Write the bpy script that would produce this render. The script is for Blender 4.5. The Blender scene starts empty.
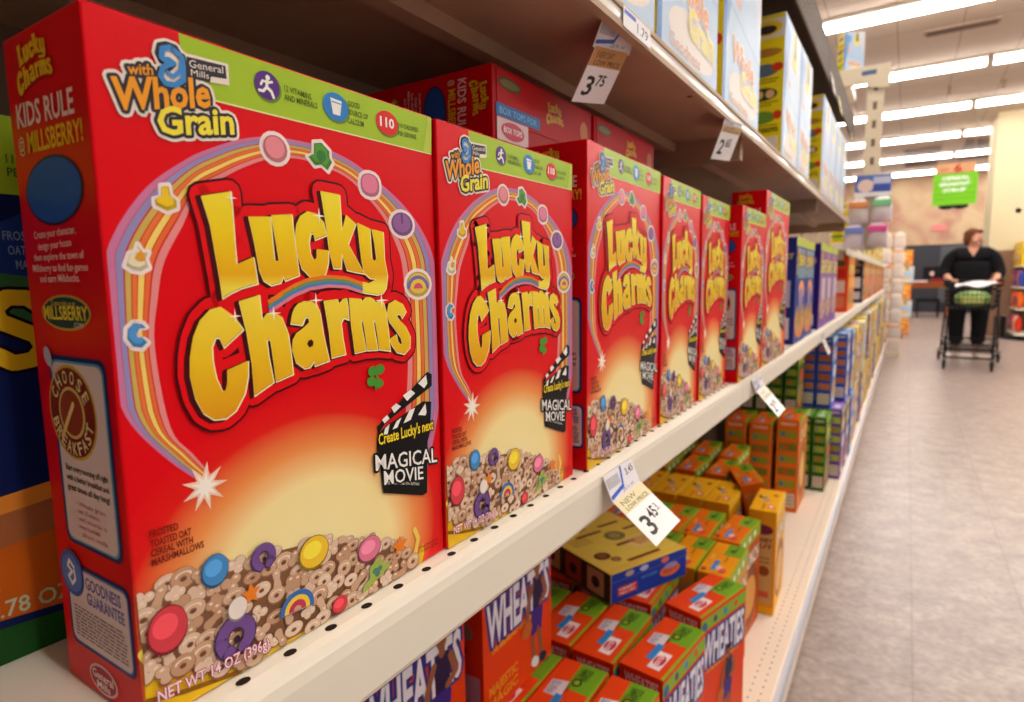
import bpy, bmesh, math, random
from mathutils import Vector, Matrix, Euler

# ------------------------------------------------------------------ camera, world, exposure
scene = bpy.context.scene
COL = scene.collection
MID = 0.92          # top of the middle shelf above the floor
CAM = Vector((0.2351, 0.0, MID + 0.182))
YAW, PITCH, ROLL = 0.5803, 0.1172, -0.01446
fwd = Vector((-math.sin(YAW)*math.cos(PITCH), math.cos(YAW)*math.cos(PITCH), -math.sin(PITCH)))
rt0 = fwd.cross(Vector((0, 0, 1))).normalized()
up0 = rt0.cross(fwd)
rt = rt0*math.cos(ROLL) + up0*math.sin(ROLL)
up = up0*math.cos(ROLL) - rt0*math.sin(ROLL)
cd = bpy.data.cameras.new('camera')
cam = bpy.data.objects.new('camera', cd)
COL.objects.link(cam)
cam.matrix_world = Matrix(((rt.x, up.x, -fwd.x, CAM.x), (rt.y, up.y, -fwd.y, CAM.y), (rt.z, up.z, -fwd.z, CAM.z), (0, 0, 0, 1)))
cd.sensor_width = 36.0
cd.lens = 600.3/1024*36
cd.clip_start = 0.02
cd.dof.use_dof = True
cd.dof.focus_distance = 0.36
cd.dof.aperture_fstop = 9.0
scene.camera = cam

world = bpy.data.worlds.new('store_air')
scene.world = world
world.use_nodes = True
world.node_tree.nodes['Background'].inputs[0].default_value = (1.0, 0.96, 0.92, 1)
world.node_tree.nodes['Background'].inputs[1].default_value = 0.32
scene.view_settings.view_transform = 'Standard'
scene.view_settings.look = 'None'
scene.view_settings.gamma = 1.0
scene.view_settings.use_curve_mapping = False
scene.view_settings.exposure = 0.18
LAMP = 27.0         # emission of the fluorescent tubes

# ------------------------------------------------------------------ materials
def lin(c):
    r = []
    for x in c:
        x /= 255.0
        r.append(x/12.92 if x <= 0.04045 else ((x+0.055)/1.055)**2.4)
    return (r[0], r[1], r[2], 1)

MATS = {}
def M(c, rough=0.42, metal=0.0, noise=0.0, scale=40.0, bump=0.0, emit=0.0, trans=0.0, spec=0.14):
    key = (tuple(c), rough, metal, noise, scale, bump, emit, trans, spec)
    if key in MATS: return MATS[key]
    m = bpy.data.materials.new('mat_%d_%d_%d' % tuple(int(q) for q in c))
    m.use_nodes = True
    nt = m.node_tree; b = nt.nodes['Principled BSDF']
    b.inputs['Base Color'].default_value = lin(c)
    b.inputs['Roughness'].default_value = rough
    b.inputs['Metallic'].default_value = metal
    b.inputs['Specular IOR Level'].default_value = spec
    if trans:
        b.inputs['Transmission Weight'].default_value = trans
        b.inputs['IOR'].default_value = 1.1
    if emit:
        b.inputs['Emission Color'].default_value = lin(c)
        b.inputs['Emission Strength'].default_value = emit
    if noise or bump:
        tc = nt.nodes.new('ShaderNodeTexCoord')
        nz = nt.nodes.new('ShaderNodeTexNoise'); nz.inputs['Scale'].default_value = scale
        nz.inputs['Detail'].default_value = 4
        nt.links.new(tc.outputs['Object'], nz.inputs['Vector'])
        if noise:
            mx = nt.nodes.new('ShaderNodeMix'); mx.data_type = 'RGBA'; mx.blend_type = 'MULTIPLY'
            cr = nt.nodes.new('ShaderNodeMapRange')
            cr.inputs['From Min'].default_value = 0.3; cr.inputs['From Max'].default_value = 0.7
            cr.inputs['To Min'].default_value = 1-noise; cr.inputs['To Max'].default_value = 1+noise*0.3
            nt.links.new(nz.outputs['Fac'], cr.inputs['Value'])
            mx.inputs['Factor'].default_value = 1.0
            mx.inputs[6].default_value = lin(c)
            nt.links.new(cr.outputs[0], mx.inputs[7])
            nt.links.new(mx.outputs[2], b.inputs['Base Color'])
        if bump:
            bp = nt.nodes.new('ShaderNodeBump'); bp.inputs['Strength'].default_value = bump
            bp.inputs['Distance'].default_value = 0.002
            nt.links.new(nz.outputs['Fac'], bp.inputs['Height'])
            nt.links.new(bp.outputs['Normal'], b.inputs['Normal'])
    MATS[key] = m
    return m

def ramp_mat(name, axis, stops, rough=0.4):
    """printed ink that runs through several colours along one axis of the panel (object metres)"""
    m = bpy.data.materials.new(name); m.use_nodes = True
    nt = m.node_tree; b = nt.nodes['Principled BSDF']; b.inputs['Roughness'].default_value = rough; b.inputs['Specular IOR Level'].default_value = 0.14
    tc = nt.nodes.new('ShaderNodeTexCoord'); sx = nt.nodes.new('ShaderNodeSeparateXYZ')
    nt.links.new(tc.outputs['Object'], sx.inputs[0])
    lo, hi = stops[0][0], stops[-1][0]
    mr = nt.nodes.new('ShaderNodeMapRange')
    mr.inputs['From Min'].default_value = lo; mr.inputs['From Max'].default_value = hi
    nt.links.new(sx.outputs[axis], mr.inputs['Value'])
    cr = nt.nodes.new('ShaderNodeValToRGB'); nt.links.new(mr.outputs[0], cr.inputs[0])
    e = cr.color_ramp.elements
    while len(e) < len(stops): e.new(0.5)
    for el, (p, c) in zip(e, stops):
        el.position = (p-lo)/(hi-lo); el.color = lin(c)
    nt.links.new(cr.outputs[0], b.inputs['Base Color'])
    return m

def front_gradient():
    """the red front of the marshmallow cereal carton, printed with a cream blaze behind the bowl"""
    m = bpy.data.materials.new('printed_red_to_cream'); m.use_nodes = True
    nt = m.node_tree; b = nt.nodes['Principled BSDF']; b.inputs['Roughness'].default_value = 0.36; b.inputs['Specular IOR Level'].default_value = 0.14
    tc = nt.nodes.new('ShaderNodeTexCoord')
    mp = nt.nodes.new('ShaderNodeMapping'); mp.vector_type = 'POINT'
    mp.inputs['Location'].default_value = (0, -0.093/0.098, -0.020/0.098)
    mp.inputs['Scale'].default_value = (0, 1/0.112, 1/0.098)
    mp.inputs['Location'].default_value = (0, -0.088/0.112, -0.030/0.098)
    ln = nt.nodes.new('ShaderNodeVectorMath'); ln.operation = 'LENGTH'
    nt.links.new(tc.outputs['Object'], mp.inputs[0]); nt.links.new(mp.outputs[0], ln.inputs[0])
    cr = nt.nodes.new('ShaderNodeValToRGB'); nt.links.new(ln.outputs['Value'], cr.inputs[0])
    e = cr.color_ramp.elements
    for k in range(3): e.new(0.5)
    for el, (p, c) in zip(e, [(0.0, (250, 236, 176)), (0.50, (250, 228, 160)), (0.68, (240, 150, 80)), (0.86, (226, 26, 22)), (1.0, (224, 2, 18))]):
        el.position = p; el.color = lin(c)
    nt.links.new(cr.outputs[0], b.inputs['Base Color'])
    return m

# ------------------------------------------------------------------ mesh builder
class MB:
    def __init__(s): s.v = []; s.f = []; s.mi = []; s.mats = []; s.t = 0
    def slot(s, m):
        if m not in s.mats: s.mats.append(m)
        return s.mats.index(m)
    def add(s, vs, fs, m):
        o = len(s.v); k = s.slot(m)
        s.v += [tuple(p) for p in vs]
        for f in fs: s.f.append([o+i for i in f]); s.mi.append(k)
    def box(s, x0, x1, y0, y1, z0, z1, m, mat4=None):
        vs = [Vector((x, y, z)) for x in (x0, x1) for y in (y0, y1) for z in (z0, z1)]
        if mat4 is not None: vs = [mat4 @ q for q in vs]
        s.add(vs, [(0, 1, 3, 2), (4, 6, 7, 5), (0, 4, 5, 1), (2, 3, 7, 6), (0, 2, 6, 4), (1, 5, 7, 3)], m)
    def extrude(s, prof, y0, y1, m):
        """a closed (x, z) profile swept along the aisle"""
        n = len(prof)
        vs = [(x, y0, z) for x, z in prof] + [(x, y1, z) for x, z in prof]
        s.add(vs, [(i, (i+1) % n, n+(i+1) % n, n+i) for i in range(n)] + [tuple(range(n))[::-1], tuple(range(n, 2*n))], m)
    def tube(s, pts, r, m, n=8, r2=None):
        pts = [Vector(p) for p in pts]; rings = []
        for i, p in enumerate(pts):
            d = (pts[min(i+1, len(pts)-1)] - pts[max(i-1, 0)]).normalized()
            a = d.orthogonal().normalized() if i == 0 else (a - d*a.dot(d)).normalized()
            b = d.cross(a); rr = r if r2 is None else r + (r2-r)*i/(len(pts)-1)
            rings.append([p + (a*math.cos(2*math.pi*k/n) + b*math.sin(2*math.pi*k/n))*rr for k in range(n)])
        vs = [q for rg in rings for q in rg]
        fs = [(i*n+k, i*n+(k+1) % n, (i+1)*n+(k+1) % n, (i+1)*n+k) for i in range(len(pts)-1) for k in range(n)]
        fs += [tuple(range(n))[::-1], tuple((len(pts)-1)*n+k for k in range(n))]
        s.add(vs, fs, m)
    def lathe(s, prof, m, n=20, c=(0, 0, 0), axis='z'):
        vs = []
        for r, h in prof:
            for k in range(n):
                t = 2*math.pi*k/n; q = (r*math.cos(t), r*math.sin(t), h)
                if axis == 'x': q = (q[2], q[0], q[1])
                vs.append((q[0]+c[0], q[1]+c[1], q[2]+c[2]))
        fs = [(i*n+k, i*n+(k+1) % n, (i+1)*n+(k+1) % n, (i+1)*n+k) for i in range(len(prof)-1) for k in range(n)]
        fs += [tuple(range(n))[::-1], tuple((len(prof)-1)*n+k for k in range(n))]
        s.add(vs, fs, m)
    # ---- flat printing on a panel: P maps (u, v, layer) to a point
    def poly(s, P, pts, l, m):
        s.t = (s.t+1) % 12          # overlapping inks lie a few microns apart
        s.add([P(u, v, l+s.t*0.02) for u, v in pts], [tuple(range(len(pts)))], m)
    def rect(s, P, u0, v0, u1, v1, l, m): s.poly(P, [(u0, v0), (u1, v0), (u1, v1), (u0, v1)], l, m)
    def oval(s, P, u, v, a, b, l, m, n=20, rot=0.0):
        c, d = math.cos(rot), math.sin(rot)
        s.poly(P, [(u+a*math.cos(t)*c-b*math.sin(t)*d, v+a*math.cos(t)*d+b*math.sin(t)*c) for t in [2*math.pi*k/n for k in range(n)]], l, m)
    def stroke(s, P, pts, w, l, m, closed=False, caps=True, n=10):
        seg = list(zip(pts, pts[1:]+pts[:1])) if closed else list(zip(pts, pts[1:]))
        h = w/2
        for (x0, y0), (x1, y1) in seg:
            d = math.hypot(x1-x0, y1-y0) or 1e-9
            nx, ny = -(y1-y0)/d*h, (x1-x0)/d*h
            s.poly(P, [(x0+nx, y0+ny), (x0-nx, y0-ny), (x1-nx, y1-ny), (x1+nx, y1+ny)], l, m)
        if caps:
            for x, y in pts: s.oval(P, x, y, h, h, l, m, n)
    def build(s, name, parent=None, smooth=False, bevel=0.0):
        me = bpy.data.meshes.new(name)
        me.from_pydata(s.v, [], s.f)
        for m in s.mats: me.materials.append(m)
        me.polygons.foreach_set('material_index', s.mi)
        if smooth: me.polygons.foreach_set('use_smooth', [True]*len(s.f))
        if bevel:
            bm = bmesh.new(); bm.from_mesh(me)
            bmesh.ops.remove_doubles(bm, verts=bm.verts, dist=1e-6)
            bmesh.ops.recalc_face_normals(bm, faces=bm.faces)
            bmesh.ops.bevel(bm, geom=[e for e in bm.edges if len(e.link_faces) == 2 and e.calc_face_angle(0) > 0.6], offset=bevel, segments=2, affect='EDGES', profile=0.5, clamp_overlap=True)
            bm.to_mesh(me); bm.free()
        me.update()
        o = bpy.data.objects.new(name, me); COL.objects.link(o)
        if parent: o.parent = parent
        return o

def empty(name, loc=(0, 0, 0), rz=0.0):
    o = bpy.data.objects.new(name, None); COL.objects.link(o)
    o.location = loc; o.rotation_euler = (0, 0, rz); o.empty_display_size = 0.02
    return o
def tag(o, label=None, cat=None, group=None, kind=None):
    if label: o['label'] = label
    if cat: o['category'] = cat
    if group: o['group'] = group
    if kind: o['kind'] = kind
    return o
def copy_tree(o, parent=None):
    c = o.copy(); COL.objects.link(c)
    if parent: c.parent = parent
    for ch in list(o.children): copy_tree(ch, c)
    return c

# ------------------------------------------------------------------ lettering
TXT = {}
def glyphs(t, off):
    if (t, off) in TXT: return TXT[(t, off)]
    cu = bpy.data.curves.new('lettering', 'FONT'); cu.body = t; cu.size = 1.0; cu.offset = off; cu.resolution_u = 2
    o = bpy.data.objects.new('lettering', cu); COL.objects.link(o)
    dg = bpy.context.evaluated_depsgraph_get()
    me = bpy.data.meshes.new_from_object(o.evaluated_get(dg))
    r = ([(v.co.x, v.co.y) for v in me.vertices], [tuple(p.vertices) for p in me.polygons])
    bpy.data.objects.remove(o); bpy.data.curves.remove(cu); bpy.data.meshes.remove(me)
    TXT[(t, off)] = r
    return r
def write(mb, P, t, p0, p1, h, l, m, off=0.012, halo=None, halo_off=0.05, up=None):
    """text on a panel: baseline p0 to p1, cap height h (0.7 of the font size)"""
    base, fs = glyphs(t, off)
    x0 = min(q[0] for q in base); x1 = max(q[0] for q in base)
    ux = ((p1[0]-p0[0])/(x1-x0), (p1[1]-p0[1])/(x1-x0)); uy = up or (0, 1)
    k = h/0.70
    pts = [(p0[0]+(x-x0)*ux[0]+y*k*uy[0], p0[1]+(x-x0)*ux[1]+y*k*uy[1]) for x, y in base]
    if halo is not None:        # outline of even width round every letter, printed under it
        cnt = {}
        for f in fs:
            for a, b in zip(f, f[1:]+f[:1]): cnt[(min(a, b), max(a, b))] = cnt.get((min(a, b), max(a, b)), 0)+1
        w = 2*halo_off*k
        for (a, b), c in cnt.items():
            if c == 1: mb.stroke(P, [pts[a], pts[b]], w, l-1, halo, caps=False); mb.oval(P, pts[a][0], pts[a][1], w/2, w/2, l-1, halo, 8)
        mb.add([P(u, v, l-0.72) for u, v in pts], fs, halo)
    if m is not None: mb.add([P(u, v, l) for u, v in pts], fs, m)

EPS = 0.00012
def panels(W, H, D):
    """front faces +X with its width along +Y; side faces -Y; top faces +Z and reads from the side"""
    F = lambda u, v, l: (l*EPS, u, v)
    S = lambda u, v, l: (u-D, -l*EPS, v)
    T = lambda u, v, l: (u-D, v, H+l*EPS)
    return F, S, T
def carton(W, H, D, mf, ms, mt, name='carton'):
    """folding carton: three printed faces, rounded creases, and the glued top flap with its tab"""
    mb = MB()
    vs = [(x, y, z) for x in (-D, 0) for y in (0, W) for z in (0, H)]
    mb.add(vs, [(4, 6, 7, 5), (0, 1, 3, 2)], mf)
    mb.add(vs, [(0, 4, 5, 1), (2, 3, 7, 6)], ms)
    mb.add(vs, [(0, 2, 6, 4), (1, 5, 7, 3)], mt)
    return mb

DARKTXT = M((60, 40, 20)); WHITE = M((245, 242, 235)); BLACK = M((18, 16, 16)); 
# artwork of the red carton front and side, tenths of a millimetre on the panel
ART = {'letters':[[(390,2190),(527,2224),(528,2161),(529,2032),(531,1905),(618,1940),(631,1821),(548,1801),(496,1781),(453,1758),(447,1835),(420,2073)],[(605,2121),(719,2130),(722,2025),(727,1931),(740,1922),(751,1931),(741,2008),(724,2137),(839,2151),(844,2057),(863,1859),(780,1832),(771,1854),(754,1823),(701,1811),(663,1833),(642,1885),(627,2003)],[(852,2054),(862,2104),(887,2146),(933,2173),(990,2166),(1028,2129),(1045,2064),(970,2037),(963,2069),(946,2067),(932,2022),(936,1966),(957,1932),(975,1944),(978,1988),(1052,1984),(1048,1922),(1024,1864),(980,1841),(934,1846),(881,1892),(858,1964)],[(1021,2282),(1144,2277),(1146,2186),(1148,2089),(1182,2176),(1249,2135),(1187,2023),(1238,1950),(1295,1867),(1221,1877),(1171,1886),(1142,1972),(1131,1894),(1080,1895),(1056,1989),(1045,2112)],[(1259,2141),(1351,2114),(1353,2030),(1355,1953),(1372,1934),(1392,1950),(1382,2031),(1365,2112),(1454,2102),(1455,1949),(1475,1854),(1459,1784),(1432,1756),(1388,1747),(1296,1760),(1202,1784),(1205,1829),(1327,1813),(1397,1838),(1335,1842),(1295,1870),(1278,1936),(1268,2036)],[(542,1613),(525,1640),(494,1679),(440,1719),(393,1710),(344,1665),(310,1597),(290,1513),(284,1435),(299,1337),(331,1265),(374,1229),(429,1223),(481,1250),(529,1319),(551,1393),(556,1466),(453,1438),(449,1384),(438,1348),(422,1346),(398,1409),(388,1484),(389,1549),(408,1588),(427,1587),(444,1541)],[(531,1740),(635,1766),(641,1649),(668,1678),(704,1685),(748,1656),(779,1572),(789,1470),(795,1372),(696,1349),(688,1454),(679,1549),(670,1561),(659,1551),(664,1475),(683,1349),(577,1301),(574,1451),(557,1607)],[(797,1623),(809,1668),(823,1695),(847,1717),(881,1727),(926,1726),(960,1708),(978,1664),(992,1552),(1022,1412),(928,1395),(927,1423),(899,1394),(864,1391),(816,1428),(797,1495),(804,1540),(826,1571),(872,1595),(908,1621),(906,1646),(887,1650),(864,1611)],[(1006,1725),(1095,1731),(1104,1706),(1133,1730),(1159,1734),(1167,1689),(1168,1618),(1134,1630),(1113,1607),(1120,1521),(1135,1434),(1039,1425),(1029,1569)],[(1176,1734),(1263,1726),(1266,1710),(1294,1733),(1329,1734),(1357,1722),(1370,1701),(1401,1718),(1432,1704),(1452,1644),(1465,1534),(1474,1415),(1385,1433),(1375,1520),(1364,1590),(1353,1607),(1349,1586),(1360,1511),(1374,1432),(1294,1437),(1282,1528),(1270,1601),(1260,1618),(1257,1582),(1273,1497),(1284,1438),(1201,1432),(1183,1587)],[(1621,1640),(1591,1686),(1529,1711),(1474,1691),(1457,1633),(1476,1588),(1520,1541),(1565,1487),(1576,1452),(1559,1443),(1540,1467),(1529,1507),(1470,1484),(1491,1444),(1528,1401),(1592,1383),(1643,1417),(1650,1485),(1609,1551),(1562,1588),(1537,1617),(1548,1630),(1569,1624),(1582,1601)]],'hole':[(887,1512),(898,1529),(914,1532),(927,1519),(921,1499),(899,1492)],'swoosh':[(688,1707),(752,1740),(829,1778),(920,1807),(1039,1821),(1164,1813),(1269,1783)],'arc':[((323,941),(363,965)),((162,1109),(278,1094)),((29,1308),(193,1232)),((-13,1548),(158,1568)),((-6,1843),(185,1762)),((43,2011),(224,1914)),((177,2200),(312,2067)),((345,2334),(384,2201)),((460,2399),(509,2284)),((589,2457),(611,2342)),((735,2497),(744,2398)),((915,2511),(910,2424)),((1069,2504),(1063,2408)),((1235,2469),(1195,2380)),((1363,2419),(1298,2324)),((1613,2291),(1459,2197)),((1802,2133),(1550,2066)),((1909,1944),(1611,1921)),((1956,1634),(1632,1650)),((1971,1269),(1634,1330)),((1893,913),(1601,1036)),((1755,544),(1550,732))],'marsh':[((247,2161),50,59),((121,1920),49,58),((95,1622),49,59),((775,2449),74,70),((1034,2458),87,75),((1375,2355),90,71),((1623,2158),103,77),((1749,1800),119,87)],'band':[(346,2828),(1912,2840),(1883,2623),(645,2616),(602,2632),(356,2655)],'band2':[(346,2828),(1911,2828),(1901,2608),(599,2592)],'icons':[((751,2729),68,64),((1155,2725),85,71),((1528,2720),89,67)],'clapper':[[(1348,981),(1802,1243),(1846,1221),(1843,1146),(1413,988),(1357,935)],[(1351,937),(1412,967),(1751,1059),(1833,1044),(1812,848),(1785,790),(1765,455),(1722,450),(1376,575),(1364,715),(1341,867)]],'clapw':[[(1711,1182),(1789,1225),(1798,1168),(1767,1142)],[(1571,1128),(1642,1154),(1681,1125),(1606,1089)],[(1468,1073),(1510,1092),(1551,1065),(1491,1036)],[(1389,1015),(1430,1036),(1450,1010),(1407,990)],[(1701,982),(1774,1043),(1782,982),(1770,965)],[(1567,956),(1625,1028),(1676,1033),(1633,965)],[(1471,939),(1509,983),(1552,997),(1513,942)],[(1389,913),(1411,960),(1449,977),(1429,919)]],'txt':{'with_':((141,2602),(236,2623)),'whole':((77,2473),(466,2570)),'grain':((236,2413),(567,2478)),'create':((1344,847),(1848,822)),'magical':((1321,727),(1870,634)),'movie':((1381,625),(1727,560)),'small':((1412,578),(1684,480)),'net':((26,41),(523,-7)),'general':((369,2683),(512,2718)),'mills':((376,2653),(465,2668)),'v12':((844,2729),(1002,2724)),'v12b':((841,2687),(1036,2689)),'good':((1238,2749),(1323,2752)),'good2':((1235,2707),(1380,2706)),'good3':((1233,2660),(1347,2662)),'cal':((1618,2716),(1794,2721)),'cal2':((1616,2670),(1773,2676)),'n110':((1478,2672),(1584,2692)),'fro':((73,798),(188,793)),'fro2':((73,756),(240,750)),'fro3':((72,717),(245,711)),'fro4':((72,678),(291,673)),'br':((1663,39),(1885,32))},'gm':[(351,2741),(332,2769),(299,2771),(269,2758),(260,2726),(271,2701),(304,2711),(319,2703),(298,2680),(265,2667),(254,2635),(261,2613),(302,2609),(344,2624),(363,2661),(362,2711),(360,2744)],'gmstroke':[(347,2744),(310,2762),(277,2748),(271,2713),(303,2702),(273,2673),(262,2641),(278,2617),(319,2620),(353,2649),(356,2701),(355,2734)],'gmcross':[(293,2662),(313,2651),(343,2681),(350,2724)],'cereal':[(14,567),(110,587),(213,598),(338,559),(477,526),(634,510),(798,481),(945,446),(1221,351),(1531,193),(1662,26),(1629,-61),(1429,-56),(1136,-53),(946,-80),(511,37),(296,91),(18,234),(-1,401)],'bowl':[(-1,401),(20,246),(297,100),(512,52),(947,-58),(1137,-42),(1429,-44),(1604,-3),(1682,31),(1716,-65),(1714,-119),(1315,-111),(1005,-153),(674,-192),(389,-185),(5,-33),(16,121)],'pieces':[('blue',((328,549),65,77)),('purple',((568,512),64,74)),('yellow',((858,419),96,91)),('pink',((1241,283),90,78)),('red',((107,386),85,107)),('purple',((399,196),99,110)),('orange',((489,366),49,54)),('orange',((1487,210),70,57)),('white',((416,327),50,57)),('red',((1003,59),56,51)),('green',((1289,9),116,98))],'rainbow':((748,189),103,100),'shamrock':[((1331,1310),27,23),((1386,1314),29,24),((1320,1253),27,23),((1374,1233),28,23)],'star':[((525,2196),23,26),((506,1674),24,27),((1002,2156),34,31),((704,1676),30,28),((955,1729),34,30),((1416,1712),43,34)],'glow':((318,938),104,124),'sd':{'lucky':[(169,2800),(480,2794),(477,2634),(141,2626)],'kids':((70,2498),(614,2477)),'mills':((144,2411),(650,2398)),'disc':((355,2253),(617,2215),(323,2105)),'lines':[((127,2039),(514,2044)),((156,1990),(468,1997)),((103,1947),(564,1946)),((81,1902),(589,1897)),((143,1857),(510,1856))],'oval':((349,1761),(569,1757),(337,1672)),'panel':[(160,1529),(610,1540),(650,701),(179,745)],'ring':((331,1379),(548,1383),(290,1188)),'panel2':[(97,596),(668,566),(676,203),(84,219)],'badge':((152,534),(236,535),(126,457)),'good':((270,480),(573,485)),'guar':((264,429),(608,443)),'gen':((291,82),(416,94),(278,15))}}
# ------------------------------------------------------------------ marshmallow cereal carton (front print in tenths of a millimetre)
LW, LH, LD = 0.1926, 0.2841, 0.0660
RED = M((218, 2, 18), 0.36, noise=0.03, scale=30)
GOLD = ramp_mat('printed_gold', 2, [(0.120, (226, 150, 18)), (0.150, (238, 196, 30)), (0.180, (246, 224, 70)), (0.186, (236, 176, 20)), (0.205, (242, 208, 24)), (0.228, (248, 232, 60))])
def K(p): return (min(max(p[0], 4), 1922), min(max(p[1], 6), 2836))
def KL(ps): return [K(p) for p in ps]

def front_map(W, H):
    sx, sz = 1e-4, 1e-4
    return lambda u, v, l: (l*EPS, u*sx, v*sz)

def logo(mb, P, l0, thin=1.0, full=True):
    dark, red, gold = M((70, 4, 10)), M((232, 8, 20)), GOLD if full else M((232, 176, 30))
    for g in ART['letters']: mb.stroke(P, g, 120*thin, l0, dark, True)
    for g in ART['letters']: mb.stroke(P, g, 98*thin, l0+1, red, True)
    for g in ART['letters']: mb.poly(P, g, l0+1, red)
    sh = [[(u-16, v-8) for u, v in g] for g in ART['letters']]
    for g in sh:
        mb.stroke(P, g, 16*thin, l0+2, dark, True); mb.poly(P, g, l0+2, dark)
    cream = M((252, 240, 190))
    if full:
        for g in ART['letters']: mb.stroke(P, [(u+3, v-5) for u, v in g], 7, l0+3, cream, True)
    for g in ART['letters']: mb.poly(P, g, l0+4, gold)
    mb.poly(P, ART['hole'], l0+5, dark)
    if full:
        for dv, w, c in ((26, 22, (238, 120, 30)), (10, 20, (120, 150, 70)), (-4, 20, (80, 130, 190)), (-20, 16, (226, 130, 150))):
            mb.stroke(P, [(u, v+dv) for u, v in ART['swoosh']], w, l0+5, M(c))

def marshmallow(mb, P, kind, u, v, a, b, l):
    col = dict(blue=(70, 140, 200), purple=(120, 84, 150), yellow=(240, 196, 50), pink=(226, 120, 150), red=(214, 66, 76), orange=(236, 130, 40), white=(240, 226, 216), green=(160, 180, 80))[kind]
    dk = tuple(int(x*0.62) for x in col)
    if kind == 'purple':    # horseshoe
        pts = [(u+a*.72*math.cos(t), v+b*.66*math.sin(t)) for t in [math.radians(q) for q in range(-60, 241, 25)]]
        mb.stroke(P, pts, a*.72, l, M(dk)); mb.stroke(P, [(x+2, y+3) for x, y in pts], a*.58, l+.4, M(col))
        mb.oval(P, u+a*.05, v-b*.1, a*.16, b*.16, l+.6, M((50, 30, 50)), 10)
    elif kind == 'orange':  # star
        pts = [(u+a*(1.1 if k % 2 == 0 else .5)*math.sin(math.pi*k/5), v+b*(1.1 if k % 2 == 0 else .5)*math.cos(math.pi*k/5)) for k in range(10)]
        mb.poly(P, pts, l+.4, M(col))
    elif kind == 'green':   # hat with a darker clover on it
        mb.poly(P, [(u-a, v-b*.7), (u+a*.9, v+b*.1), (u+a*.9, v+b*.45), (u+a*.45, v+b*.4), (u+a*.3, v+b), (u-a*.5, v+b*.7), (u-a*.5, v), (u-a, v-b*.3)], l+.2, M(col))
        for dx, dy in ((-.15, .3), (.15, .3), (0, .05)): mb.oval(P, u+a*dx, v+b*dy, a*.18, b*.18, l+.6, M((80, 130, 110)), 10)
    else:
        mb.oval(P, u, v, a, b, l, M(dk), 22); mb.oval(P, u+2, v+4, a*.93, b*.9, l+.4, M(col), 22)
        if kind in ('red', 'pink', 'blue', 'yellow'):
            lt = tuple(min(255, int(x*1.12+14)) for x in col)
            mb.oval(P, u-a*.1, v+b*.2, a*.62, b*.5, l+.6, M(lt), 16)

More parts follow.
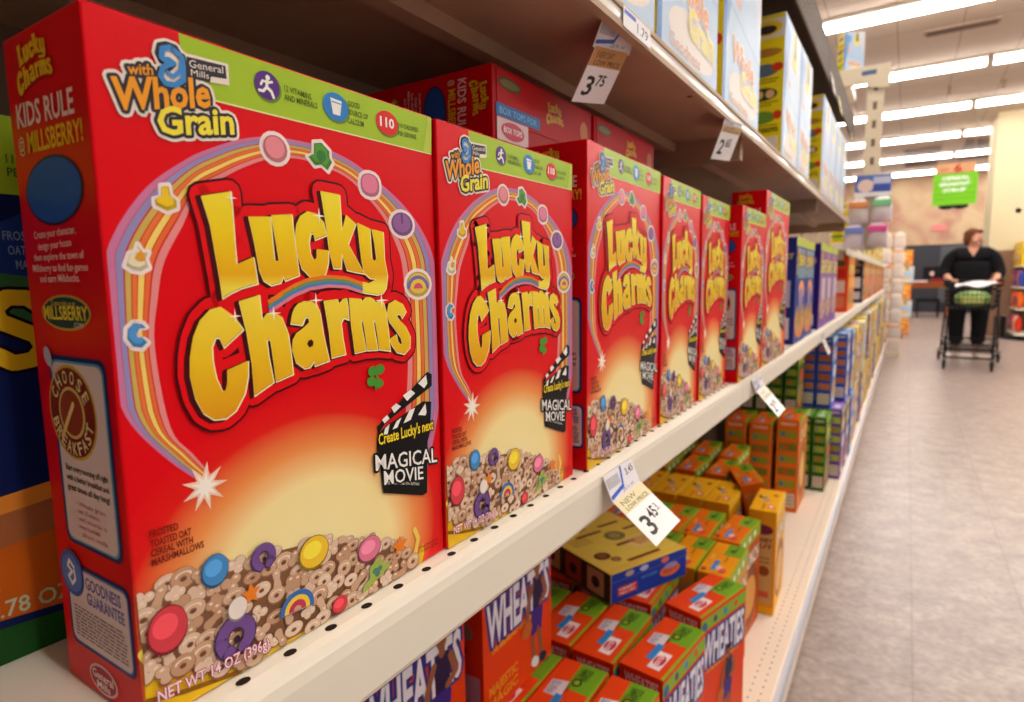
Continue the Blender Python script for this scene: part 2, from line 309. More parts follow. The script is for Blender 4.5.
def cereal_picture(parent, key):
    rnd = random.Random(11)
    P = front_map(0, 0)
    mb = MB()
    bowl = KL(ART['bowl'])
    mb.poly(P, [(6, 450), (24, 330), (300, 200), (507, 140), (900, 60), (1180, 55), (1500, 160), (1640, 60), (1720, 130), (1722, 60), (1700, 6), (6, 6)], 2, M((238, 190, 30)))
    mb.stroke(P, [(10, 330), (60, 215), (300, 140), (507, 92), (760, 40), (930, 14)], 40, 3, M((250, 224, 84)))
    mb.stroke(P, [(8, 120), (160, 70), (330, 30), (420, 10)], 22, 3, M((150, 100, 20)))
    mb.stroke(P, [(1450, 150), (1560, 70), (1640, 95), (1668, 180), (1640, 250)], 34, 3, M((240, 208, 90)))
    reg = KL(ART['cereal'])
    mb.poly(P, reg, 4, M((134, 92, 64)))
    def inside(x, y):
        c = False
        for (x0, y0), (x1, y1) in zip(reg, reg[1:]+reg[:1]):
            if (y0 > y) != (y1 > y) and x < (x1-x0)*(y-y0)/(y1-y0)+x0: c = not c
        return c
    tans = [(212, 176, 146), (204, 164, 132), (222, 190, 164), (196, 152, 120), (228, 200, 176)]
    pts = []; tries = 0
    while len(pts) < 150 and tries < 12000:
        tries += 1
        x, y = rnd.uniform(0, 1690), rnd.uniform(0, 640)
        if inside(x, y) and all((x-a)**2+(y-b)**2 > 62**2 for a, b in pts): pts.append((x, y))
    pts.sort(key=lambda q: -q[1])
    lv = [5.0]
    def ink(pl, m):
        lv[0] += .006; mb.add([P(min(max(u, 6), 1918), max(v, 6), lv[0]) for u, v in pl], [tuple(range(len(pl)))], m)
    def disc(x, y, a, b, m, n=12): ink([(x+a*math.cos(6.2832*q/n), y+b*math.sin(6.2832*q/n)) for q in range(n)], m)
    dk = M((150, 104, 76)); hl = M((240, 216, 192)); gap = M((112, 70, 46))
    for x, y in pts:
        kd = rnd.random(); col = M(rnd.choice(tans)); r = rnd.uniform(44, 58); t0 = rnd.uniform(0, 6.28); tl = rnd.uniform(.6, .95)
        if kd < 0.5:         # ring with a hole
            disc(x, y, r*1.06, r*tl*1.08, dk, 16); disc(x+1, y+4, r*.98, r*tl*.96, col, 16); disc(x+2, y+r*.3*tl, r*.66, r*.34*tl, hl, 12); disc(x+1, y+4, r*.56, r*.44*tl, col, 12)
            disc(x, y-1, r*.30, r*.27*tl, dk, 10); disc(x, y-3, r*.22, r*.18*tl, gap, 10)
        elif kd < 0.82:      # clover of lobes
            n = rnd.choice((3, 4))
            q = [(x+r*.52*math.cos(t0+k*6.283/n), y+r*.52*tl*math.sin(t0+k*6.283/n)) for k in range(n)]
            for a, b in q: disc(a, b, r*.54, r*.52, dk)
            for a, b in q: disc(a+1, b+3, r*.47, r*.44, col)
            for a, b in q[:2]: disc(a+3, b+r*.18, r*.18, r*.12, hl, 8)
        else:                # bar of two bulbs
            dx, dy = r*.7*math.cos(t0), r*.7*math.sin(t0)
            for g, w, m_ in ((0, 1.0, dk), (3, .86, col)):
                for f in (-1, -.5, 0, .5, 1): disc(x+dx*f, y+dy*f+g, r*w*(.42+.14*abs(f)), r*w*(.40+.14*abs(f)), m_)
            disc(x+dx*.8, y+dy*.8+r*.2, r*.2, r*.12, hl, 8)
    l = lv[0]+1
    for kind, ((u, v), a, b) in ART['pieces']:
        u, v = K((u, v)); marshmallow(mb, P, kind, u, max(v, b+10) if kind != 'green' else max(v, 110), a, b, l); l += .6
    (u, v), a, b = ART['rainbow']
    for rr, c in ((1.0, (60, 110, 180)), (.74, (240, 206, 60)), (.5, (200, 60, 90)), (.22, (200, 160, 130))):
        mb.poly(P, [(u-a*.15+a*rr*math.cos(t), v-b*.2+b*rr*math.sin(t)) for t in [math.radians(-12+q*12) for q in range(17)]], l+rr*-1.5+2, M(c))
    return mb.build('cereal_picture', parent)

def whole_grain(mb, P, l):
    t = ART['txt']; wh, dk = M((240, 226, 214)), M((58, 54, 62)); org, yel, bl = M((240, 158, 40)), M((244, 226, 70)), M((70, 140, 205))
    words = [('with', ((t['with_'][0][0], t['with_'][0][1]+14), (t['with_'][1][0], t['with_'][1][1]+14)), 40, .02, org), ('Whole', t['whole'], 116, .03, org), ('Grain', t['grain'], 106, .03, yel)]
    for w, (p0, p1), h, o, c in words: write(mb, P, w, p0, p1, h, l+1, None, off=o, halo=wh, halo_off=25/h*.7)
    mb.stroke(P, ART['gm'], 46, l, wh, True); mb.poly(P, ART['gm'], l, wh)
    mb.poly(P, [(360, 2660), (560, 2680), (560, 2770), (365, 2760)], l, wh)
    for w, (p0, p1), h, o, c in words: write(mb, P, w, p0, p1, h, l+2, None, off=o, halo=dk, halo_off=13/h*.7)
    mb.stroke(P, ART['gm'], 24, l+1, dk, True); mb.poly(P, [(368, 2664), (470, 2670), (476, 2696), (548, 2704), (546, 2758), (375, 2748)], l+1, dk)
    for k, (w, (p0, p1), h, o, c) in enumerate(words): write(mb, P, w, p0, p1, h, l+2+k*.5, c, off=o)
    mb.stroke(P, ART['gmstroke'], 22, l+4, bl); mb.stroke(P, ART['gmcross'], 16, l+4, bl)
    mb.stroke(P, [(276, 2706), (300, 2716), (322, 2706), (306, 2694)], 16, l+4, bl)
    write(mb, P, 'General', (383, 2708), (532, 2722), 30, l+3, wh, off=0.0); write(mb, P, 'Mills', (388, 2676), (466, 2682), 26, l+3, wh, off=0.0)

def make_lucky():
    root = empty('cereal_box')
    fr = front_gradient()
    body = carton(LW, LH, LD, fr, RED, M((176, 14, 22), 0.5)).build('carton', root, bevel=0.0009)
    F = front_map(0, 0)
    # --- rainbow arc with charms
    mb = MB()
    bands = [((206, 120, 160), 0, .14), ((150, 140, 190), .15, .29), ((206, 176, 90), .32, .44), ((236, 120, 60), .46, .56), ((244, 214, 110), .58, .70), ((234, 110, 56), .72, .82), ((232, 140, 140), .85, 1.0)]
    arc = ART['arc']
    def cat(seq, n=5):
        out = []
        for i in range(len(seq)-1):
            p = [seq[max(i-1, 0)], seq[i], seq[i+1], seq[min(i+2, len(seq)-1)]]
            for k in range(n):
                t = k/n
                out.append(tuple(0.5*((2*p[1][j])+(-p[0][j]+p[2][j])*t+(2*p[0][j]-5*p[1][j]+4*p[2][j]-p[3][j])*t*t+(-p[0][j]+3*p[1][j]-3*p[2][j]+p[3][j])*t**3) for j in (0, 1)))
        return out+[seq[-1]]
    oo, ii = cat([a for a, b in arc]), cat([b for a, b in arc])
    oo = [(min(max(u, 14), 1912), v) for u, v in oo]
    for c, a, b in bands:
        vs = []
        for p, q in zip(oo, ii):
            for t in (a, b):
                u, v = p[0]+(q[0]-p[0])*t, p[1]+(q[1]-p[1])*t
                vs.append(F(u, v, 1))
        mb.add(vs, [(2*k, 2*k+1, 2*k+3, 2*k+2) for k in range(len(oo)-1)], M(c))
    wm = M((244, 226, 222))
    cols = [(240, 200, 40), (238, 226, 190), (80, 150, 210), (232, 140, 150), (90, 160, 60), (228, 130, 160), (150, 100, 160), (236, 200, 90)]
    for k, ((u, v), a, b) in enumerate(ART['marsh']):
        a, b = a*1.0, b*1.0
        u = min(u, 1922-a-16)
        shapes = {0: [(-.9, -.5), (-.9, -.05), (-.35, .1), (-.3, .9), (.35, 1.0), (.45, .3), (.95, .0), (.9, -.55), (.1, -.85)],
                  1: [(-1, -.5), (-.6, .35), (-.1, .5), (.1, 1.0), (.45, .45), (.9, .5), (.65, 0), (.85, -.6), (.2, -.9), (-.5, -.8)],
                  2: [(-.2, .9), (.5, .8), (.75, .5), (.2, .5), (-.1, .1), (.1, -.35), (.5, -.3), (.8, -.55), (.3, -.95), (-.4, -.8), (-.85, -.2), (-.75, .5)],
                  4: [(-.9, -.2), (-.45, .0), (-.4, .85), (.2, 1.0), (.8, .5), (.8, .0), (1.0, -.3), (.6, -.95), (.1, -.6), (-.4, -.75)]}
        pts = shapes.get(k) or [(math.cos(t)*(1-.12*(k == 5)*math.cos(2*t)), math.sin(t)) for t in [2*math.pi*q/16 for q in range(16)]]
        P2 = [(u+a*x, v+b*y) for x, y in pts]
        P2 = [(min(q[0], 1908), q[1]) for q in P2]
        mb.stroke(F, P2, 22, 2, wm, True); mb.poly(F, P2, 2, wm)
        mb.poly(F, [(u+a*.9*x, v+b*.9*y) for x, y in pts], 3, M(tuple(int(c*.82) for c in cols[k])))
        mb.poly(F, [(u+a*.72*x-3, v+b*.72*y+6) for x, y in pts], 4, M(cols[k]))
        if k == 7:
            for rr, c in ((.85, (120, 110, 180)), (.62, (240, 206, 70)), (.36, (220, 90, 110))):
                mb.poly(F, [(u-4+a*rr*math.cos(t), v-b*.3+b*1.1*rr*math.sin(t)) for t in [math.radians(q*15) for q in range(13)]], 6-rr, M(c))
        if k == 1: mb.poly(F, [(u+a*x*.45+10, v+b*y*.45+14) for x, y in pts], 5, M((230, 160, 50)))
        if k == 4: mb.oval(F, u+8, v, a*.35, b*.4, 5, M((60, 130, 60)), 12)
        if k == 6: mb.stroke(F, [(u-6, v+b*.7), (u-2, v+b*.1)], 14, 5, M((110, 66, 120)))
    (u, v), a, b = ART['glow']
    star = [(u+a*(1.0 if k % 2 == 0 else .42)*math.cos(k*math.pi/9), v+b*(.9 if k % 2 == 0 else .4)*math.sin(k*math.pi/9)) for k in range(18)]
    mb.poly(F, star, 2, M((250, 214, 190))); mb.poly(F, [(u+(x-u)*.62, v+(y-v)*.62) for x, y in star], 3, M((255, 246, 236)))
    mb.build('rainbow_print', root)
    # --- name
    mb = MB(); logo(mb, F, 6)
    for (u, v), a, b in ART['star']:
        mb.poly(F, [(u+a*(1.3 if k % 2 == 0 else .22)*math.cos(k*math.pi/4), v+b*(1.3 if k % 2 == 0 else .22)*math.sin(k*math.pi/4)) for k in range(8)], 12, M((255, 250, 230)))
    tag(mb.build('name_lettering', root), 'yellow wording reading Lucky Charms')
    # --- whole grain emblem and green band
    mb = MB()
    g = M((164, 196, 44)); mb.poly(F, [(352, 2832), (1920, 2832), (1912, 2610), (362, 2600)], 1, g)
    mb.stroke(F, [(372, 2600), (1910, 2610)], 7, 2, M((226, 230, 160)), caps=False)
    mb.poly(F, [(1835, 2609), (1912, 2614), (1922, 2828), (1885, 2828)], 2, M((190, 212, 80)))
    T = ART['txt']; gt = M((84, 104, 30))
    for k, (((u, v), a, b), c) in enumerate(zip(ART['icons'], ((92, 50, 130), (50, 130, 200), (222, 40, 40)))):
        mb.oval(F, u+6, v-7, a*1.06, b*1.08, 2, M((110, 140, 40))); mb.oval(F, u, v, a, b, 3, M(c))
        if k == 0:
            mb.oval(F, u+4, v+36, 12, 12, 4, WHITE); mb.stroke(F, [(u, v+22), (u-4, v-8), (u+20, v-22), (u+30, v-46)], 15, 4, WHITE)
            mb.stroke(F, [(u-4, v-8), (u-24, v-30), (u-44, v-30)], 13, 4, WHITE); mb.stroke(F, [(u-34, v-2), (u-24, v+16), (u+6, v+14), (u+26, v+22)], 11, 4, WHITE)
        if k == 1: mb.poly(F, [(u-36, v+40), (u+40, v+36), (u+26, v-40), (u-22, v-40)], 4, WHITE); mb.stroke(F, [(u-28, v+22), (u+32, v+20)], 6, 5, M((90, 150, 200)))
        if k == 2: write(mb, F, '110', (u-58, v-24), (u+56, v-22), 52, 4, WHITE, off=.03)
    write(mb, F, '12 VITAMINS', T['v12'][0], T['v12'][1], 28, 3, gt); write(mb, F, 'AND MINERALS', T['v12b'][0], T['v12b'][1], 28, 3, gt)
    write(mb, F, 'GOOD', T['good'][0], T['good'][1], 28, 3, gt); write(mb, F, 'SOURCE OF', T['good2'][0], T['good2'][1], 28, 3, gt); write(mb, F, 'CALCIUM', T['good3'][0], T['good3'][1], 28, 3, gt)
    write(mb, F, '110 CALORIES', T['cal'][0], T['cal'][1], 26, 3, gt); write(mb, F, 'PER SERVING', T['cal2'][0], T['cal2'][1], 26, 3, gt)
    tag(mb.build('nutrition_band', root), 'lime green band with three round icons')
    mb = MB(); whole_grain(mb, F, 4)
    tag(mb.build('whole_grain_emblem', root), 'orange and yellow whole grain emblem')
    # --- movie offer
    mb = MB(); A, B = ART['clapper']
    mb.poly(F, A, 6, BLACK); mb.poly(F, B, 6, BLACK)
    for w in ART['clapw']: mb.poly(F, w, 7, WHITE)
    yl = M((250, 220, 40)); write(mb, F, "Create Lucky's next", (1352, 872), (1842, 862), 66, 9, yl, off=.02, halo=BLACK, halo_off=.09)
    write(mb, F, 'MAGICAL', T['magical'][0], T['magical'][1], 94, 9, WHITE, off=.012, halo=BLACK, halo_off=.10)
    write(mb, F, 'MOVIE', T['movie'][0], T['movie'][1], 84, 11, WHITE, off=.012, halo=BLACK, halo_off=.10)
    write(mb, F, 'SEE BACK PANEL FOR DETAILS', (1402, 622), (1690, 528), 18, 8, WHITE, off=0)
    sg = M((70, 150, 50))
    for (u, v), a, b in ART['shamrock']: mb.oval(F, u, v, a*1.35, b*1.25, 7, sg, 12)
    mb.stroke(F, [(1362, 1295), (1368, 1250), (1350, 1205)], 14, 7, sg)
    tag(mb.build('movie_offer', root), 'black clapperboard reading Magical Movie')
    cereal_picture(root, 0)
    mb = MB(); br = M((120, 30, 16))
    for k, (s_, key) in enumerate((('FROSTED', 'fro'), ('TOASTED OAT', 'fro2'), ('CEREAL WITH', 'fro3'), ('MARSHMALLOWS', 'fro4'))): write(mb, F, s_, T[key][0], T[key][1], 30, 6, br, off=.02)
    write(mb, F, 'NET WT 14 OZ (396g)', (40, 104), (560, 60), 52, 23, M((248, 226, 226)), off=.012, halo=M((190, 60, 110)), halo_off=.045)
    write(mb, F, 'PICTURE ENLARGED', (1640, 104), (1866, 96), 16, 3, br, off=0); write(mb, F, 'TO SHOW DETAIL', (1650, 76), (1866, 68), 16, 3, br, off=0)
    mb.build('front_wording', root)
    # --- side panel, faces along the aisle
    S = lambda u, v, l: (u*1e-4*LD/0.0707-LD, -l*EPS, v*1e-4)
    mb = MB()
    q = ART['sd']['lucky']
    def LG(u, v, l):
        a, b = (u-280)/1650, (v-1240)/1050     # the front lettering, shrunk
        return S(120+a*400, 2600+b*205, l*0.6)
    logo(mb, LG, 1, 0.8, full=False)
    write(mb, S, 'KIDS RULE', (80, 2478), (600, 2462), 92, 3, M((240, 200, 190)), off=.02)
    write(mb, S, 'MILLSBERRY!', (160, 2368), (650, 2356), 80, 3, M((236, 180, 40)), off=.02)
    write(mb, S, '@', (70, 2380), (130, 2378), 60, 3, M((236, 210, 170)), off=0)
    mb.oval(S, 352, 2200, 262, 138, 2, M((60, 20, 40)), 28); mb.oval(S, 352, 2200, 248, 127, 3, M((40, 80, 160)), 28)
    for s_, k in zip(('Create your character,', 'design your house', 'then explore the town of', 'Millsberry to find fun games', 'and earn Millsbucks.'), ART['sd']['lines']):
        write(mb, S, s_, (k[0][0], k[0][1]-20), (k[1][0], k[1][1]-20), 30, 3, M((240, 200, 190)), off=.01)
    mb.oval(S, 350, 1710, 225, 74, 2, M((200, 160, 60)), 24); mb.oval(S, 350, 1710, 212, 64, 3, M((30, 60, 60)), 24)
    write(mb, S, 'Come visit us at', (230, 1740), (450, 1738), 22, 4, M((236, 200, 60)), off=0)
    write(mb, S, 'MILLSBERRY', (150, 1682), (550, 1682), 56, 4, M((244, 210, 50)), off=.02); write(mb, S, '.COM', (420, 1652), (500, 1652), 20, 4, WHITE, off=0)
    tag(mb.build('side_print', root), 'red side panel with white and yellow wording')
    mb = MB()
    def rrect(u0, v0, u1, v1, r, l, m):
        pts = []
        for cx, cy, a0 in ((u1-r, v1-r, 0), (u0+r, v1-r, 90), (u0+r, v0+r, 180), (u1-r, v0+r, 270)):
            pts += [(cx+r*math.cos(math.radians(a0+t)), cy+r*math.sin(math.radians(a0+t))) for t in (0, 30, 60, 90)]
        mb.poly(S, pts, l, m)
    nav, pnl = M((30, 40, 90)), M((226, 200, 190))
    rrect(140, 690, 650, 1530, 50, 2, nav); rrect(160, 708, 630, 1510, 44, 3, M((90, 160, 190))); rrect(172, 718, 618, 1500, 40, 4, pnl)
    mb.oval(S, 330, 1290, 218, 205, 5, M((220, 170, 60)), 28); mb.oval(S, 330, 1290, 205, 192, 6, M((130, 40, 20)), 28); mb.oval(S, 330, 1290, 120, 112, 7, M((226, 190, 100)), 24)
    mb.oval(S, 330, 1290, 104, 98, 8, M((150, 60, 30)), 24)
    for s_, r0, a0, a1, dn in (('CHOOSE', 162, 150, 30, 1), ('BREAKFAST', 162, 200, 340, -1)):
        n = len(s_)
        for k, ch in enumerate(s_):
            a = math.radians(a0+(a1-a0)*k/(n-1)); ca, sa = math.cos(a), math.sin(a)
            c = (330+r0*ca, 1290+r0*.95*sa); t = (sa*dn, -ca*dn); o_ = (ca*dn, sa*dn)
            write(mb, S, ch, (c[0]-t[0]*20-o_[0]*28, c[1]-t[1]*20-o_[1]*28), (c[0]+t[0]*20-o_[0]*28, c[1]+t[1]*20-o_[1]*28), 56, 8, M((240, 214, 150)), off=.02, up=o_)
    mb.stroke(S, [(230, 1180), (360, 1330)], 24, 10, M((236, 200, 120))); mb.oval(S, 150, 1520, 34, 46, 7, M((190, 180, 190)), 14, rot=.5); mb.stroke(S, [(165, 1490), (220, 1400)], 16, 7, M((190, 180, 190)))
    for k, s_ in enumerate(('Start every morning off right', 'with a better breakfast and', 'great times all day long!')): write(mb, S, s_, (210, 1030-k*44), (590, 1030-k*44), 26, 5, DARKTXT, off=.02)
    for k, s_ in enumerate(('Whole grain', 'with 12 vitamins', 'and minerals in', 'every bowl with', 'skim milk')): write(mb, S, '- '+s_, (270, 880-k*34), (540-(k % 2)*60, 880-k*34), 20, 5, M((200, 90, 80)), off=0)
    rrect(90, 196, 672, 596, 46, 2, nav); rrect(106, 212, 656, 580, 40, 3, M((120, 130, 200))); rrect(114, 220, 648, 572, 36, 4, pnl)
    mb.oval(S, 160, 540, 116, 108, 5, M((60, 90, 160)), 24); mb.oval(S, 160, 540, 96, 88, 6, M((80, 120, 190)), 24)
    mb.stroke(S, [(190, 575), (150, 600), (130, 570), (170, 550), (130, 520), (160, 490), (195, 520), (190, 560)], 16, 7, WHITE)
    vio = M((110, 100, 170)); write(mb, S, 'GOODNESS', (286, 500), (600, 498), 54, 5, vio, off=.02); write(mb, S, 'GUARANTEE', (286, 430), (620, 428), 54, 5, vio, off=.02)
    rr = random.Random(4)
    for k in range(9):
        u = 150
        while u < 600:
            w = rr.uniform(18, 70); mb.rect(S, u, 385-k*17, min(u+w, 620), 393-k*17, 5, M((130, 110, 120))); u += w+10
    mb.oval(S, 360, 90, 130, 70, 2, M((230, 190, 190)), 24); mb.oval(S, 360, 90, 116, 58, 3, M((180, 30, 50)), 24); write(mb, S, 'General', (265, 86), (455, 86), 40, 4, WHITE, off=.01); write(mb, S, 'Mills', (300, 44), (420, 44), 34, 4, WHITE, off=.01)
    tag(mb.build('nutrition_panels', root), 'pale boxed text panels')
    # --- top flap
    Tm = lambda u, v, l: (u*1e-4-LD, v*1e-4, LH+.00075+l*EPS)
    mb = MB()
    def LT(u, v, l):
        a, b = (u-280)/1650, (v-1240)/1050
        return Tm(330-b*230, 900+a*420, l*0.6)
    logo(mb, LT, 1, 0.8, full=False)
    mb.rect(Tm, 320, 40, 430, 780, 2, M((40, 110, 180))); write(mb, Tm, 'BOX TOPS FOR', (405, 90), (405, 720), 60, 3, M((120, 190, 230)), off=.01, up=(-1, 0))
    mb.rect(Tm, 440, 50, 640, 560, 2, M((232, 204, 204))); mb.oval(Tm, 540, 300, 80, 190, 3, M((200, 60, 90)), 20); write(mb, Tm, 'BOX TOPS', (560, 150), (560, 450), 50, 4, WHITE, off=.02, up=(-1, 0))
    mb.oval(Tm, 130, 260, 56, 190, 2, M((70, 66, 40)), 20); mb.oval(Tm, 130, 260, 40, 160, 3, M((120, 110, 60)), 20); mb.oval(Tm, 260, 1720, 110, 90, 2, M((196, 110, 50)), 20)
    mb.rect(Tm, 18, 18, 22, 1900, 1, M((120, 8, 16)))
    tag(mb.build('top_print', root), 'red top flap with small logo')
    # --- seam tab lifted slightly at the top edge
    mb = MB(); mb.box(-LD*.98, -LD*.30, LW*.03, LW*.97, LH, LH+.0007, M((190, 16, 24), .5)); mb.build('top_flap', body)
    return root
# ------------------------------------------------------------------ every other packaged product
def prints(mb, P, W, H, items, l=1):
    for k, it in enumerate(items):
        kd, q, c = it[0], it[1], it[2]
        ll = it[4] if len(it) > 4 else l+k*0.4
        if kd == 'r': mb.rect(P, q[0]*W, q[1]*H, q[2]*W, q[3]*H, ll, M(c))
        elif kd == 'e': mb.oval(P, q[0]*W, q[1]*H, q[2]*W, q[3]*H, ll, M(c), 18)
        elif kd == 'p': mb.poly(P, [(a*W, b*H) for a, b in q], ll, M(c))
        elif kd == 's': mb.stroke(P, [(a*W, b*H) for a, b in q[1:]], q[0]*min(W, H), ll, M(c))
        elif kd == 't':      # text: (u0, v0, u1, v1, cap height as a share of H)
            write(mb, P, it[3], (q[0]*W, q[1]*H), (q[2]*W, q[3]*H), q[4]*H, ll+.4, M(c), off=.03, halo=(M(it[5]) if len(it) > 5 else None), halo_off=.055)
        elif kd == 'v':      # text running along the depth of a top panel, read from the aisle
            write(mb, P, it[3], (q[0]*W, q[1]*H), (q[2]*W, q[3]*H), q[4]*W, ll+.4, M(c), off=.03, halo=(M(it[5]) if len(it) > 5 else None), halo_off=.09, up=(-1, 0))
def make_box(W, H, D, cf, cs, ct, front=(), side=(), top=(), flat_name='cereal_box'):
    root = empty(flat_name)
    carton(W, H, D, M(cf), M(cs), M(ct)).build('carton', root, bevel=0.0008)
    F, S, T = panels(W, H, D)
    if front: mb = MB(); prints(mb, F, W, H, front); mb.build('front_print', root)
    if side: mb = MB(); prints(mb, S, D, H, side); mb.build('side_print', root)
    if top: mb = MB(); prints(mb, T, D, W, top); mb.build('top_print', root)
    return root

def athlete(u, s, c1, c2):
    """generic ball player print: legs, shorts, vest, arms, head, ball"""
    sk = (150, 92, 60); X = lambda x, y: (u+x*s, .05+y*s*.95)
    its = [('s', [.05*s*2, X(.10, .0), X(.06, .25), X(.02, .42)], sk), ('s', [.05*s*2, X(-.10, .04), X(-.12, .25), X(-.06, .42)], sk),
            ('s', [.07*s*2, X(.10, .0), X(.16, -.02)], c2), ('s', [.07*s*2, X(-.10, .03), X(-.04, .0)], (230, 230, 230)),
            ('p', [X(-.17, .30), X(-.02, .30), X(.0, .36), X(.10, .28), X(.14, .5), X(.10, .56), X(-.10, .56), X(-.16, .5)], c1),
            ('p', [X(-.10, .54), X(.11, .54), X(.15, .78), X(.08, .84), X(-.08, .84), X(-.14, .78)], c2),
            ('s', [.045*s*2, X(-.13, .78), X(-.24, .62), X(-.26, .46)], sk), ('s', [.045*s*2, X(.14, .78), X(.22, .62), X(.08, .56)], sk),
            ('s', [.05*s*2, X(0, .84), X(.0, .90)], sk), ('e', (X(0, .95)[0], X(0, .95)[1], .065*s*1.3, .075*s), sk), ('e', (X(0, .985)[0], X(0, .985)[1], .07*s*1.25, .04*s), (40, 24, 20)),
            ('e', (X(-.27, .40)[0], X(-.27, .40)[1], .10*s*1.3, .075*s), (196, 100, 40))]
    return [(a, b, c, None, 8+k*.35) for k, (a, b, c) in enumerate(its)]

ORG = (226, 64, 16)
wheat_top = [('r', (.0, .0, 1, 1), (228, 68, 18)), ('p', [(1, .60), (.42, .60), (.42, 1), (1, 1)], (112, 160, 34)), ('r', (.94, .0, 1, .97), (130, 172, 40)), ('e', (.58, .72, .10, .06), (50, 70, 20)), ('e', (.58, .72, .06, .035), (130, 172, 40)),
             ('v', (.74, .76, .74, .94, .16), (60, 90, 24), 'WHOLE'), ('v', (.60, .80, .60, .93, .10), (60, 90, 24), 'GRAIN'),
             ('p', [(.12, .46), (.48, .46), (.44, .70), (.10, .66)], (214, 204, 210)), ('v', (.30, .47, .30, .66, .16), (150, 130, 160), 'WHEATIES'), ('r', (.36, .22, .52, .50), (50, 130, 200)), ('r', (.52, .10, .80, .40), (236, 220, 222)), ('e', (.66, .25, .12, .10), (200, 40, 60)), ('v', (.70, .16, .70, .36, .1), (250, 230, 230), 'BOX TOPS'),
             ('v', (.52, .56, .52, .80, .05), (140, 40, 10), 'BREAKFAST OF CHAMPIONS')]
wheat_front = [('r', (0, .88, 1, .97), (130, 172, 40)), ('e', (.30, .925, .04, .025), (90, 50, 130)), ('e', (.52, .925, .04, .025), (50, 130, 200)), ('e', (.76, .925, .04, .025), (222, 60, 30)), ('e', (.07, .91, .06, .04), (60, 100, 150)),
               ('t', (.05, .60, .96, .60, .24), (232, 228, 236), 'WHEATIES', 6, (50, 50, 130)), ('t', (.1, .55, .85, .55, .03), (240, 170, 40), 'THE BREAKFAST OF CHAMPIONS')]
def wheat_kind(c1, c2, low=False):
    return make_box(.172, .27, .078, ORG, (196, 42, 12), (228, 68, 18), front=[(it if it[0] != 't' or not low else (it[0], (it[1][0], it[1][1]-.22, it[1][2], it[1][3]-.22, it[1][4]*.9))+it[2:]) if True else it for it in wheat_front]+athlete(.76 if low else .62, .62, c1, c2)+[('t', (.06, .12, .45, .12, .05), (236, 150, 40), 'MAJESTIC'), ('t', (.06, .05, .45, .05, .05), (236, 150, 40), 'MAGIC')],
        side=[('t', (.12, .90, .9, .90, .06), (226, 216, 220), 'WHEATIES'), ('e', (.5, .62, .2, .06), (110, 90, 80)), ('e', (.5, .46, .24, .045), (120, 100, 90)), ('t', (.42, .32, .58, .32, .06), (90, 30, 10), '?', 3), ('r', (.1, .1, .9, .24), (170, 130, 160))], top=wheat_top)

def energy_top(a, b): return [('r', (0, 0, 1, 1), a), ('r', (.93, 0, 1, 1), (168, 176, 40)), ('p', [(.95, .62), (.42, .62), (.42, 1), (.95, 1)], (120, 160, 36)), ('e', (.64, .78, .10, .05), (50, 80, 20)), ('v', (.76, .82, .76, .95, .10), (60, 90, 24), 'WHOLE'),
     ('r', (.30, .12, .46, .42), (70, 130, 200)), ('e', (.52, .22, .10, .06), (230, 190, 180)), ('e', (.66, .14, .11, .08), (212, 80, 60)), ('v', (.62, .40, .62, .6, .06), (150, 60, 20), 'CRUNCHY'), ('v', (.22, .40, .22, .58, .12), (246, 190, 90), 'CRISP'), ('e', (.12, .1, .09, .05), (150, 70, 30))]
brown_front = [('r', (0, .88, 1, 1), (150, 170, 40)), ('e', (.2, .94, .05, .03), (240, 240, 220)), ('e', (.45, .94, .05, .03), (240, 240, 220)), ('e', (.7, .94, .05, .03), (240, 240, 220)), ('e', (.5, .38, .42, .30), (140, 60, 20)), ('e', (.5, .36, .34, .20), (216, 150, 70)), ('t', (.1, .66, .9, .66, .14), (250, 230, 210), 'CRUNCH', 4, (110, 30, 10))]
honey_top = [('r', (0, 0, 1, 1), (238, 170, 14)), ('e', (.26, .62, .15, .07), (90, 60, 40)), ('e', (.30, .66, .09, .05), (220, 190, 120)), ('v', (.5, .06, .5, .32, .1), (170, 60, 30), 'HONEY'), ('e', (.46, .48, .13, .055), (150, 140, 170)), ('e', (.72, .22, .15, .07), (214, 60, 70)), ('e', (.72, .22, .09, .045), (240, 200, 200)), ('e', (.72, .74, .09, .05), (120, 70, 30)), ('r', (.92, 0, 1, 1), (246, 190, 40))]
honey_side = [('r', (.12, .1, .9, .8), (206, 160, 96)), ('e', (.5, .82, .4, .05), (120, 40, 60)), ('t', (.14, .70, .88, .70, .04), (120, 40, 30), 'HONEY'), ('t', (.14, .64, .88, .64, .04), (120, 40, 30), 'NUT'), ('r', (.2, .54, .8, .55), (120, 80, 40)), ('r', (.2, .50, .8, .51), (120, 80, 40)), ('e', (.6, .42, .2, .05), (140, 70, 30)), ('r', (.2, .16, .8, .22), (212, 90, 60)), ('r', (0, 0, 1, .07), (238, 170, 14))]
def strip_side(base, pan, n=5, low=(214, 200, 180)):
    out = []
    for k in range(n): out.append(('r', (.10, .26+k*.135, .90, .26+k*.135+.085), pan if k % 2 == 0 else tuple(int(c*.82) for c in pan)))
    for k in range(n): out.append(('e', (.28+.12*(k % 2), .30+k*.135, .10, .018), (220, 60, 50) if k % 2 else (60, 110, 160)))
    return out+[('r', (.10, .05, .90, .2), low), ('r', (.15, .16, .85, .17), (120, 110, 100)), ('r', (.15, .12, .85, .13), (120, 110, 100)), ('r', (.15, .08, .85, .09), (120, 110, 100)), ('t', (.14, .94, .86, .94, .03), (240, 230, 200), 'CRUNCHY')]
